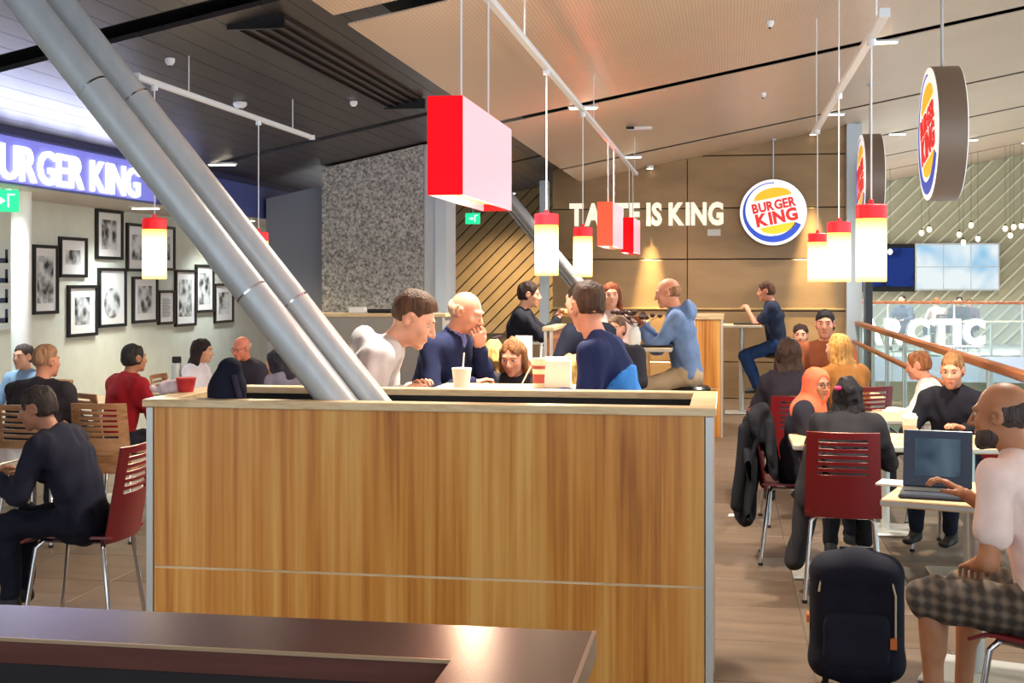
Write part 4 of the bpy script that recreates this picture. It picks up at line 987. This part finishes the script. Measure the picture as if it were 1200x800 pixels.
    if scarf:
        Z = Blob(); Z.wr = .006; Z.wf = 30
        Z.ell(HT((0, -.018, .026)), hsz((.093, .112, .106)), HRw); Z.ell(HT((0, .0, -.055)), hsz((.088, .095, .085)), HRw, .03)
        Z.limb(HT((0, -.01, -.08)), T(nck - d2 * .03), .085 * g, .12 * g, sdx, .04); Z.limb(T(nck + V3(-.1, -.01, -.03)), T(nck + V3(.1, -.01, -.03)), (.1 * g, .09 * g), None, sdx, .04); Z.limb(T(nck + V3(0, .06, -.03)), T(nck + V3(0, .12, -.16)), (.10 * g, .05 * g), (.05 * g, .03 * g), sdx, .04); Z.limb(T(nck + V3(0, -.08, -.04)), T(nck + V3(0, -.13, -.2)), (.14 * g, .05 * g), (.10 * g, .03 * g), sdx, .04)
        Z.ell(HT((0, .11, -.015)), hsz((.063, .10, .088)), HRw, .014, True)
        put('headscarf', skin_mesh('headscarf', [(Z.build(hv[1] * 1.2), 0)], [cloth(scarf)]), root)
    # ---- face details
    if q < 3:
        sp = [(.0128 * math.sin(a), -.0128 * math.cos(a)) for a in np.linspace(.02, math.pi - .02, 9)]
        for x in (-1, 1):
            mb = MB().lathe(sp, 14, axis='y'); c3 = HT((x * .031, .0775, .006)); V_ = [c3 + HRw @ (np.array(v) * g) for v in mb.v]
            # front faces carry the iris
            mi = []
            for f in mb.f:
                cen = np.mean([mb.v[i] for i in f], 0); mi.append(1 if cen[1] > .0108 else 0)
            m2 = MB().add(V_, mb.f); m2.m = mi; m2.smooth = True; m2.build('eye', [M('eye_white', (176, 166, 158), .35), M('iris', (44, 30, 24), .2)], root)
            m3 = MB().tube([HT((x * .016, .0955, .027)), HT((x * .032, .0945, .032)), HT((x * .047, .083, .027))], [.003 * g, .0038 * g, .002 * g], 6); m3.build('eyebrow', hairm(hair), root)
        MB().tube([HT((-.022, .0935, -.064)), HT((-.008, .0985, -.063)), HT((.008, .0985, -.063)), HT((.022, .0935, -.064))], [.002 * g, .0042 * g, .0042 * g, .002 * g], 6).build('lips', M('lip_%d' % skin_c[0], tuple(int(v * f) for v, f in zip(skin_c, (.86, .66, .66))), .5), root)
    if glasses:
        mb = MB()
        for x in (-1, 1): mb.tube([HT((x * .032 + .021 * math.cos(a), .104, .006 + .017 * math.sin(a))) for a in np.linspace(0, 2 * math.pi, 17)], .0018 * g, 6); mb.tube([HT((x * .053, .102, .01)), HT((x * .08, .0, .012))], .0018 * g, 6)
        mb.tube([HT((-.011, .106, .01)), HT((.011, .106, .01))], .0018 * g, 6); mb.build('glasses', m_blackgloss, root)
    info = dict(root=root, base=base, seat=seatz, scale=sc, face=face, T=lambda p: T(p) + base, hands=[T(a[2]) + base for a in arms], hc=hcW + base)
    print('PERSON', label[:40], 'scale %.2f' % sc, 'seat %.2f' % seatz, 'base', np.round(base, 2))
    return info
def seat_for(p, label, h=None, back=False): 
    return stool(label, p['base'][0], p['base'][1], p['seat'] - .005 * 0, p['face'], back)
# ------------------------------------------------------------------ people at the high tables behind the planter
NAVY = (30, 38, 66)
p = person('boy in a navy sweater with bright blue lower back', 689, 361, 5.70, 80, .78, 16, hyaw=-46, hpitch=2, width=.84, top=(30, 40, 82), top2=(58, 128, 206), bottom=(40, 44, 60), hair=(74, 52, 38), style='crop', skin_c=ROSY, hands=[(-.15, .34, .28), (.10, .40, .33)], q=0, legs='stool')
seat_for(p, 'bar stool under the boy in the navy sweater')
p = person('balding man in navy jacket with a fist at his mouth', 546, 366, 6.75, -112, .78, 20, hyaw=10, hpitch=20, top=(32, 38, 70), collar=(120, 126, 190), bottom=(44, 46, 60), hair=(196, 160, 130), style='ring', skin_c=ROSY, hands=[(-.03, .345, .535), (.12, .40, .33)], q=0, legs='stool', curl=1.9)
seat_for(p, 'bar stool under the balding man in navy')
p = person('man in a pale grey hooded sweatshirt leaning over the high table', 484, 374, 6.0, -78, .78, 40, hyaw=-8, hpitch=26, top=(186, 182, 184), bottom=(60, 62, 74), hair=(82, 58, 42), style='crop', skin_c=PALE, hood=True, hands=[(-.02, .44, .30), (.18, .40, .30)], q=0, legs='stool', width=1.1)
seat_for(p, 'bar stool under the man in the pale grey sweatshirt')
p = person('child with brown hair writing beside the tall paper cup', 601, 418, 6.85, 172, .62, 22, hyaw=0, hpitch=18, top=(48, 46, 48), bottom=(50, 50, 60), hair=(140, 92, 54), style='bob', skin_c=ROSY, hands=[(-.02, .36, .34), (.16, .36, .34)], q=1, legs='stool', fem=True)
seat_for(p, 'stool under the child writing at the high table')
p = person('blond child with a ponytail between bald man and writing child', 577, 416, 7.5, 20, .60, 8, hyaw=10, top=(60, 50, 50), bottom=(50, 50, 60), hair=(206, 164, 98), style='pony', skin_c=PALE, q=1, legs='stool', fem=True)
seat_for(p, 'stool under the blond child with a ponytail')
p = person('long-haired blond child just left of the boy in navy', 667, 432, 7.1, 24, .60, 6, hyaw=10, top=(216, 192, 170), bottom=(60, 60, 70), hair=(214, 170, 100), style='long', skin_c=PALE, q=1, legs='stool', fem=True)
seat_for(p, 'stool under the long-haired blond child')
p = person('person in dark navy half hidden behind the boy', 680, 352, 8.0, 60, .75, 12, top=(24, 28, 44), bottom=(30, 32, 44), hair=(50, 36, 28), style='short', q=2, legs='stool')
seat_for(p, 'bar stool under the person in dark navy')
p = person('dark-haired woman in black holding food to her mouth', 620, 345, 11.4, -88, .76, 6, hpitch=6, top=(26, 28, 38), bottom=(70, 70, 76), hair=(46, 30, 24), style='short', fem=True, hands=[(-.05, .38, .56), (.05, .38, .54)], q=1, legs='stool')
seat_for(p, 'bar stool with purple back under the woman in black', back=True)
o = MB().lathe([(.01, 0), (.05, .01), (.055, .03), (.04, .055), (.012, .065)], 16).build('burger', M('bun_brown', (196, 132, 66), .6), None, tuple(p['hands'][0] * .5 + p['hands'][1] * .5 + V3(.09, 0, .02))); tag(o, 'round burger held by the dark-haired woman in black', 'burger')
p = person('brown-haired woman in pale pink behind the boy', 716, 346, 11.3, 150, .76, 6, hyaw=40, top=(214, 190, 186), bottom=(60, 56, 66), hair=(120, 62, 40), style='long', fem=True, q=2, legs='stool')
seat_for(p, 'bar stool under the woman in pale pink')
p = person('small child with grey-brown hair right of the boy', 722, 386, 9.0, 165, .66, 6, top=(44, 44, 52), bottom=(60, 60, 70), hair=(104, 78, 62), style='short', skin_c=ROSY, q=2, legs='stool')
seat_for(p, 'stool under the small child right of the boy')
p = person('man in a faded blue hooded sweatshirt holding food at far table', 783, 343, 10.4, 88, .76, 10, hpitch=12, hyaw=-4, top=(104, 128, 170), bottom=(170, 150, 124), hair=(150, 108, 78), style='ring', skin_c=ROSY, hood=True, hands=[(-.08, .36, .46), (.08, .38, .50)], q=1, legs='stool', width=1.15)
seat_for(p, 'bar stool under the man in faded blue')
p = person('man in navy T-shirt and jeans eating at the far bar table', 898, 341, 15.6, 84, .74, 8, hpitch=8, top=(40, 48, 70), bottom=(38, 64, 110), hair=(92, 60, 44), style='short', skin_c=ROSY, sleeve='short', hands=[(-.12, .34, .52), (.12, .36, .50)], q=1, legs='stool')
seat_for(p, 'bar stool under the man in navy T-shirt')
# high tables
table('high table behind the planter with paper cups on it', -.99, 6.08, .82, .50, 1.09)
table('high table in front of the blue-hooded man', P(752, 400, 10.3).x, 10.35, .5, .6, 1.08)
q_ = P(869, 380, 15.6); table('far high table with slim steel leg', q_.x, q_.y, .48, .7, 1.08)
table('high table in front of the woman in black', P(648, 400, 11.5).x, 11.35, .5, .6, 1.08)
def cup(label, px, py, D, r, h, z, mat, lid=None, straw=True, prnt=None, cat='cup'):
    c = P(px, py, D); t = thing('paper_cup', label, cat, (c.x, c.y, z))
    MB().lathe([(r * .76, 0), (r, h), (r * 1.04, h + .002), (r * 1.04, h + .008)], 22).build('cup_body', mat, t)
    if lid: MB().lathe([(r * 1.08, h + .004), (r * 1.08, h + .014), (r * .9, h + .02), (r * .85, h + .03), (.01, h + .032)], 22).build('lid', lid, t)
    if straw: MB().tube([(0, 0, h * .3), (.012, 0, h + .08)], .004, 8).build('straw', m_white, t)
    if prnt:
        for k, (a, b_) in enumerate(prnt[1]): MB().lathe([(r * (.76 + .24 * a) + .0012, h * a), (r * (.76 + .24 * b_) + .0012, h * b_)], 22, caps=False).build('print', prnt[0], t)
    return t
TZ = 1.09
m_paper = M('paper_white', (236, 232, 226), .6)
cup('white paper cup with straw in front of the balding man', 541, 450, 6.05, .046, .095, TZ, m_paper)
cup('tall paper cup with brown-red print and white straw', 632, 440, 6.15, .036, .135, TZ, M('cup_cream', (238, 214, 186), .6), None, True, (M('cup_print', (170, 70, 62), .6), ((.18, .50), (.68, .8))))
c = P(654, 452, 6.15); t = thing('paper_bag', 'white folded paper bag beside the tall cup', 'bag', (c.x, c.y, TZ))
MB().box(-.062, .062, -.03, .03, 0, .135, bev=.004).build('bag_body', m_paper, t); MB().box(-.064, .064, -.008, .008, .135, .15).build('folded_top', m_paper, t)
c = P(617, 444, 6.2); o = MB().tube([(0, 0, 0), (.05, .01, .10)], [.003, .004], 8).build('pencil', M('pencil_pale', (222, 208, 190), .5), None, (c.x - .03, c.y, TZ)); tag(o, 'pale pencil in the writing child\'s hand', 'pencil')
c = P(612, 452, 6.2); o = MB().box(-.08, .08, -.05, .05, 0, .006).build('note_sheet', m_paper, None, (c.x, c.y, TZ)); tag(o, 'white sheet lying on the high table', 'paper')
c = P(614, 400, 7.6); t = thing('menu_board', 'upright pale board behind the writing child', 'board', (c.x, c.y, 1.08)); MB().box(-.05, .05, -.01, .01, 0, .20).build('board', M('board_pale', (206, 206, 202), .5), t); MB().box(-.06, .06, -.03, .03, -.02, 0).build('foot', m_alu, t)
table('small high table holding the pale board', c.x, c.y + .05, .4, .4, 1.06)
# vase with dark flowers on the middle high table
c = P(744, 395, 10.2); v = thing('flower_vase', 'white vase of dark brown dried flowers', 'vase', (c.x, c.y, 1.08))
MB().lathe([(.035, 0), (.05, .05), (.045, .12), (.025, .17), (.03, .19)], 20).build('vase_body', m_white, v)
for k in range(16):
    a = k * 2.4; r_ = .05 + .012 * k; h_ = .24 + .05 * ((k * 7) % 5) / 5
    mb = MB().tube([(0, 0, .15), (r_ * .5 * math.cos(a), r_ * .5 * math.sin(a), h_ * .8), (r_ * math.cos(a), r_ * math.sin(a), h_)], .003, 5)
    mb.lathe([(.004, -.018), (.02, -.006), (.022, .006), (.006, .02)], 8, (r_ * math.cos(a), r_ * math.sin(a), h_)); mb.build('flower', M('dried_brown', (66, 40, 32), .8), v)
c = P(768, 398, 10.2); o = MB().box(-.14, .14, -.1, .1, 0, .018, bev=.006).build('serving_tray', m_black, None, (c.x, c.y, 1.08)); tag(o, 'black tray in front of the blue-hooded man', 'tray')
c = P(872, 378, 15.5); o = MB().box(-.16, .16, -.12, .12, 0, .018, bev=.006).build('serving_tray', m_black, None, (c.x + .03, c.y, 1.08)); tag(o, 'black tray on the far high table', 'tray')
# things on the planter rim
c = P(212, 455, 5.25); cup('red cup standing on the back corner of the planter rim', 218, 455, 5.24, .04, .05, 1.15, M('red_cup', (200, 44, 50), .5), None, False)
t = thing('crumpled_napkin', 'crumpled white and pink napkin beside the red cup', 'napkin', (P(200, 455, 5.26).x, P(200, 455, 5.26).y, 1.15))
Z = Blob(); Z.wr = .012; Z.wf = 90
Z.limb((-.03, 0, .012), (.03, 0, .016), .02, .022); Z.limb((-.07, 0, .008), (-.03, .01, .012), .014, .02); put('paper', skin_mesh('paper', [(Z.build(.006), 0)], [M('napkin_pink', (232, 206, 206), .7)]), t)
bp_ = thing('backpack', 'dark navy backpack standing in the planter trough', 'bag', (P(266, 465, 5.0).x, P(266, 465, 5.0).y, .52))
Z = Blob(); Z.wr = .004; Z.limb((0, 0, .1), (0, 0, .66), (.085, .075), (.072, .07), (1, 0, 0)); Z.limb((.0, 0, .66), (.012, 0, .74), (.065, .065), (.045, .05), (1, 0, 0)); Z.plane((0, 0, .005), (0, 0, -1)); put('bag_body', skin_mesh('bag_body', [(Z.build(.009), 0)], [cloth((26, 28, 44))]), bp_)
MB().tube([(.05, -.055, .72), (.085, -.06, .6), (.09, -.06, .45)], .012, 8).build('strap', cloth((52, 48, 66)), bp_)

def plaid():
    m = bpy.data.materials.new('plaid_cloth'); m.use_nodes = True; nt = m.node_tree; b = nt.nodes['Principled BSDF']; b.inputs['Roughness'].default_value = .9
    tc = nt.nodes.new('ShaderNodeTexCoord'); mx = nt.nodes.new('ShaderNodeMath'); mx.operation = 'ADD'
    for i, dr in enumerate(('X', 'Z')):
        w = nt.nodes.new('ShaderNodeTexWave'); w.inputs['Scale'].default_value = 8; w.bands_direction = dr; w.inputs['Distortion'].default_value = .3; nt.links.new(tc.outputs['Object'], w.inputs[0]); nt.links.new(w.outputs['Fac'], mx.inputs[i])
    cr = nt.nodes.new('ShaderNodeValToRGB'); cr.color_ramp.elements[0].color = lin((62, 54, 48)); cr.color_ramp.elements[1].color = lin((124, 108, 92)); cr.color_ramp.elements[0].position = .3
    dv = nt.nodes.new('ShaderNodeMath'); dv.operation = 'MULTIPLY'; dv.inputs[1].default_value = .5; nt.links.new(mx.outputs[0], dv.inputs[0]); nt.links.new(dv.outputs[0], cr.inputs[0]); nt.links.new(cr.outputs[0], b.inputs['Base Color']); return m
# ------------------------------------------------------------------ right side: low tables beside the balustrade
p = person('man in a pale pink T-shirt and checked shorts at the right edge', 1174, 486, 4.3, 50, .46, 16, hyaw=14, hpitch=4, top=(238, 210, 200), sleeve='short', bottom=plaid(), shorts=True, hair=(74, 64, 60), style='ring', beard=True, skin_c=(172, 116, 82), hands=[(-.10, .26, .21), (.10, .42, .43)], q=0, width=1.0, spread=.06)
PM = p
chair('chair under the man in the pink T-shirt', p['base'][0], p['base'][1], 50, m_red)
p = person('woman with long black hair and black leather jacket seen from behind', 994, 462, 6.75, -6, .45, 20, hyaw=-14, hpitch=2, top=(40, 38, 42), bottom=(28, 28, 34), hair=(24, 20, 22), style='long', fem=True, skin_c=TAN, hands=[(-.14, .44, .36), (.16, .44, .36)], q=0, width=1.14)
Z = Blob(); Z.wr = .014; Z.wf = 24; Z.limb((-.20, .02, .52), (-.25, .0, .16), (.06, .12), (.05, .13), (1, 0, 0)); Z.limb((-.17, -.02, .72), (-.20, .0, .5), (.05, .10), (.06, .12), (1, 0, 0)); put('coat_tail', skin_mesh('coat_tail', [(Z.build(.012), 0)], [cloth((40, 38, 42))]), p['root'])
chair('dark red slatted chair with its back to the camera in the aisle', P(988, 600, 6.5).x, P(988, 600, 6.5).y + .05, -4, m_red)
o = MB().lathe([(.016, -.01), (.02, 0), (.016, .01)], 12).build('hair_clip', M('pink_clip', (206, 40, 100), .5), p['root'], tuple(Vector(p['hc'] - p['base']) + Vector((-.06, -.085, .04))))
p = person('woman in an orange headscarf and glasses leaning over the table', 957, 450, 7.3, -106, .45, 12, hyaw=-34, hpitch=6, top=(36, 34, 44), bottom=(30, 30, 40), hair=(40, 30, 26), style=None, scarf=(240, 106, 74), glasses=True, fem=True, skin_c=TAN, hands=[(-.10, .40, .36), (.12, .40, .34)], q=0)
chair('chair draped with a long black coat at the aisle', p['base'][0] + .02, p['base'][1], -92, m_red)
CH = p
# coat hanging over that chair
cx, cy = p['base'][0] - .22, p['base'][1] - .02
ct = thing('black_coat', 'long black coat draped over a chair back by the aisle', 'coat', (cx, cy, 0))
Z = Blob(); Z.wr = .014; Z.wf = 22
Z.wr = .02; Z.wf = 34
Z.limb((.03, 0, .84), (-.02, -.01, .80), (.05, .15), (.05, .17), (1, 0, 0)); Z.limb((-.02, -.01, .80), (-.07, -.03, .27), (.045, .17), (.05, .20), (1, 0, 0)); Z.limb((.07, .0, .80), (.09, .0, .52), (.03, .15), (.03, .17), (1, 0, 0))
put('coat_cloth', skin_mesh('coat_cloth', [(Z.build(.012), 0)], [cloth((20, 20, 26))]), ct)
Z = Blob(); Z.wr = .008; Z.limb((-.06, -.16, .76), (-.12, -.19, .34), .045, .038); put('sleeve', skin_mesh('sleeve', [(Z.build(.012), 0)], [cloth((24, 24, 30))]), ct)
p = person('person in a black jacket with light brown hair by the balustrade', 1116, 434, 7.5, 150, .45, 12, tilt=-4, hyaw=10, hpitch=10, top=(26, 26, 36), bottom=(30, 34, 48), hair=(150, 104, 62), style='short', skin_c=ROSY, hands=[(-.2, .38, .38), (.16, .44, .36)], q=1)
chair('red chair under the person in black jacket by the balustrade', p['base'][0], p['base'][1], 150, m_red)
p = person('person in a pale top leaning at the table behind the milkshake cup', 1076, 428, 8.6, 78, .45, 12, hpitch=14, top=(228, 224, 222), bottom=(50, 50, 60), hair=(150, 92, 56), style='short', skin_c=ROSY, hands=[(-.1, .46, .34), (.1, .46, .34)], q=2)
chair('chair under the person in the pale top', p['base'][0], p['base'][1], 78, m_red)
p = person('woman with long dark brown hair seen from behind at back table', 924, 414, 8.7, 6, .45, 14, top=(40, 34, 44), bottom=(40, 40, 50), hair=(58, 38, 30), style='long', fem=True, q=1)
chair('chair under the woman with long dark brown hair', p['base'][0], p['base'][1], 6, m_red)
p = person('blond woman at the back table by the handrail end', 982, 408, 9.4, 30, .45, 12, hyaw=20, top=(172, 116, 62), bottom=(60, 56, 60), hair=(204, 150, 84), style='long', fem=True, q=1)
chair('chair under the blond woman', p['base'][0], p['base'][1], 30, m_red)
p = person('black-haired boy facing the camera at the back table', 967, 380, 10.9, 172, .45, 4, top=(142, 80, 52), bottom=(50, 50, 60), hair=(26, 22, 24), style='short', skin_c=ROSY, q=2)
chair('chair under the black-haired boy', p['base'][0], p['base'][1], 172, m_red)
p = person('dark-haired child next to the black-haired boy', 938, 393, 11.7, 176, .45, 8, top=(120, 70, 70), bottom=(50, 50, 60), hair=(46, 30, 26), style='short', skin_c=ROSY, q=2)
chair('chair under the dark-haired child', p['base'][0], p['base'][1], 176, m_red)
table('low table where the orange-scarfed woman leans', .92, 7.22, 1.15, .62, .74)
table('low back table of the blond woman and black-haired boy', P(955, 450, 9.8).x + .05, 9.95, .9, .65, .74)
table('low table beside the balustrade behind the milkshake', 1.0, 8.5, .5, .5, .74)
tb = table('low tilted table carrying the open laptop', 1.00, 5.44, .64, .62, .74, -18)
cup('milkshake cup with domed lid and straw on the low table', 1066, 508, 7.0, .04, .11, .74, M('shake_cup', (230, 222, 214), .5), M('lid_clear', (226, 226, 226), .3), True, (M('shake_print', (206, 170, 140), .6), ((.3, .7),)))
lp = thing('laptop', 'open dark laptop with lit screen on the tilted table', 'laptop', (.825, 5.35, .74), R(-12))
MB().box(-.135, .135, -.11, .12, 0, .018, bev=.006).build('keyboard_base', M('laptop_dark', (44, 52, 70), .4), lp)
MB().box(-.12, .12, -.02, .09, .018, .021).build('keyboard', m_black, lp)
ld = MB().box(-.135, .135, -.006, .006, 0, .235, bev=.004).build('screen_lid', M('laptop_navy', (36, 52, 78), .4), lp, (0, .12, .016)); ld.rotation_euler = (R(-14), 0, 0)
MB().box(-.09, .09, -.010, -.006, .045, .20).build('display', screen_mat('laptop_screen', (40, 50, 66), (84, 100, 112), .5, 5), ld)
o = MB().box(-.10, .10, -.07, .07, 0, .008).build('notebook', m_paper, None, (.735, 5.63, .74), R(-18)); tag(o, 'white notebook at the corner of the laptop table', 'notebook')
# suitcase
sc_ = thing('suitcase', 'dark navy wheeled suitcase with pale zip on the aisle floor', 'suitcase', (.50, 5.17, 0), R(-6))
Z = Blob(); Z.limb((-.115, 0, .12), (.115, 0, .12), (.06, .10), None, (0, 0, 1), .04); Z.limb((-.115, 0, .12), (-.115, 0, .46), (.065, .10), None, (1, 0, 0), .04); Z.limb((.115, 0, .12), (.115, 0, .46), (.065, .10), None, (1, 0, 0), .04); Z.limb((0, 0, .12), (0, 0, .46), (.12, .105), None, (1, 0, 0), .04); Z.limb((-.10, 0, .47), (.10, 0, .47), (.055, .095), None, (0, 0, 1), .04)
put('shell', skin_mesh('shell', [(Z.build(.01), 0)], [cloth((24, 26, 40))]), sc_)
MB().tube([(-.14, -.095, .40), (-.13, -.10, .46), (-.08, -.098, .488), (.08, -.098, .488), (.13, -.10, .46), (.145, -.098, .40), (.145, -.098, .24)], .004, 6).build('zip', M('pale_zip', (196, 178, 150), .5), sc_)
MB().box(.125, .15, -.115, -.095, .2, .24).build('zip_pull', M('orange_tag', (206, 112, 48), .6), sc_)
MB().box(-.19, -.165, -.03, .03, .26, .29).build('tag', M('orange_tag', (206, 112, 48), .6), sc_)
MB().tube([(-.06, 0, .52), (-.06, 0, .555), (.06, 0, .555), (.06, 0, .52)], .010, 8).build('handle', m_black, sc_)
for x in (-.12, .12):
    for y in (-.07, .07): MB().lathe([(.022, -.012), (.025, 0), (.022, .012)], 14, (x, y, .025), axis='x').build('wheel', m_black, sc_)
Z = Blob(); Z.limb((-.1, -.10, .16), (.1, -.10, .16), (.05, .025), None, (0, 0, 1)); Z.limb((-.1, -.10, .27), (.1, -.10, .27), (.06, .025), None, (0, 0, 1), .04); put('front_pocket', skin_mesh('front_pocket', [(Z.build(.01), 0)], [cloth((30, 32, 46))]), sc_)
c = P(862, 604, 2400 / (604 - 330)); o = MB().add([(-.05, -.04, .002), (.05, -.035, .003), (.06, .04, .006), (-.045, .045, .002), (-.05, -.04, .004), (.05, -.035, .005), (.06, .04, .008), (-.045, .045, .004)], [(3, 2, 1, 0), (4, 5, 6, 7), (0, 1, 5, 4), (1, 2, 6, 5), (2, 3, 7, 6), (3, 0, 4, 7)]).build('napkin', m_paper, None, (c.x, c.y, 0)); tag(o, 'white napkin dropped on the aisle floor', 'napkin')

# ------------------------------------------------------------------ left side: low tables by the picture wall
p = person('dark-clothed person in the red chair leaning over the left table', 44, 478, 5.85, 92, .45, 24, hpitch=16, hyaw=10, top=(34, 34, 50), bottom=(24, 26, 40), hair=(62, 50, 46), style='short', skin_c=TAN, q=0, hands=[(-.16, .46, .34), (.14, .46, .34)], width=1.1)
chair('dark red slatted chair with chrome legs left of the planter', -2.93, 5.50, 92, m_red)
p = person('grey-haired man in dark jacket seen from behind at the left', 54, 424, 8.1, -6, .45, 12, hyaw=-18, top=(48, 42, 50), bottom=(40, 40, 50), hair=(176, 130, 100), style='crop', skin_c=ROSY, q=1, width=1.15)
chair('wooden slatted chair behind the grey-haired man', P(45, 500, 7.9).x, p['base'][1] - .0, -2, m_chairwood)
chair('wooden slatted chair right of the grey-haired man', P(118, 500, 7.85).x, P(118, 500, 7.85).y + .2, 4, m_chairwood)
p = person('person in pale blue partly hidden behind the grey-haired man', 27, 418, 9.4, 170, .45, 6, top=(130, 160, 196), bottom=(50, 50, 60), hair=(70, 60, 60), style='short', q=2)
chair('chair under the person in pale blue', p['base'][0], p['base'][1], 170, m_chairwood)
p = person('person in a red sweater with dark hair below the pictures', 157, 420, 8.8, -34, .45, 10, top=(150, 26, 38), bottom=(36, 36, 46), hair=(44, 40, 42), style='short', skin_c=TAN, q=1, hands=[(-.14, .42, .34), (.2, .40, .32)])
chair('chair under the person in the red sweater', p['base'][0], p['base'][1], -34, m_chairwood)
p = person('woman with long dark hair and white blouse below the pictures', 237, 411, 10.2, -86, .45, 8, hpitch=6, top=(222, 218, 232), bottom=(50, 50, 70), hair=(40, 28, 30), style='long', fem=True, q=1)
chair('chair under the woman in the white blouse', p['base'][0], p['base'][1], -86, m_chairwood)
p = person('elderly balding man with glasses facing the dark-haired woman', 283, 408, 10.5, 150, .45, 14, hyaw=6, hpitch=14, top=(56, 52, 66), bottom=(50, 50, 60), hair=(206, 170, 150), style='ring', glasses=True, skin_c=(214, 130, 108), q=1)
chair('chair under the elderly balding man', p['base'][0], p['base'][1], 150, m_chairwood)
p = person('dark-haired person in navy bending behind the twin pipes', 322, 424, 10.0, 70, .45, 22, hpitch=20, top=(120, 116, 136), bottom=(40, 40, 52), hair=(34, 32, 46), style='bob', fem=True, q=1)
chair('chair under the person behind the twin pipes', p['base'][0], p['base'][1], 70, m_chairwood)
table('low dark table at the left edge', -3.72, 5.75, .66, .66, .74, 0, m_darkwood)
table('low table between the grey-haired man and the person in pale blue', -4.55, 8.75, .7, .55, .74)
table('low table of the woman in the white blouse', -3.55, 9.72, .8, .6, .74)
t = thing('thermos', 'steel thermos with black lid left of the dark-haired woman', 'bottle', (P(207, 430, 10.1).x, P(207, 430, 10.1).y, .74))
MB().lathe([(.035, 0), (.038, .02), (.038, .20), (.03, .22)], 18).build('flask', m_steel, t); MB().lathe([(.034, .22), (.036, .24), (.034, .27)], 18).build('lid', m_black, t)
table('small low table holding the thermos', P(207, 430, 10.1).x, P(207, 430, 10.1).y, .45, .45, .74)

# ------------------------------------------------------------------ far terrace
for i, (px, py, face, tp_, hr_, lab) in enumerate(((1057, 351, 150, (60, 66, 86), (44, 34, 34), 'distant seated person in grey-blue on the far terrace'), (1097, 354, 20, (222, 186, 178), (132, 86, 58), 'distant person in pale pink behind the white letters'),
                              (1124, 353, 170, (40, 40, 52), (40, 30, 28), 'distant dark-haired person right of the pale pink one'), (1136, 355, 160, (80, 62, 80), (110, 76, 56), 'distant brown-haired person farthest right on the terrace'))):
    p = person(lab, px, py, 29.3 + (1.3 if i == 3 else 0), face, .45, 4, top=tp_, bottom=(40, 42, 54), hair=hr_, style='short', q=3)
    chair('dark chair under the ' + lab, p['base'][0], p['base'][1], face, M('chair_black', (34, 32, 34), .5), group='far terrace chairs')
table('small far table between the empty terrace chairs', P(1175, 400, 29.6).x, 29.0, .9, .6, .75)
chair('empty dark chair at the right end of the far terrace', P(1191, 400, 29.6).x, 29.0, 90, M('chair_black', (34, 32, 34), .5), group='far terrace chairs')
table('far table in front of the distant people', P(1112, 400, 28.9).x, 28.75, 2.0, .45, .75)
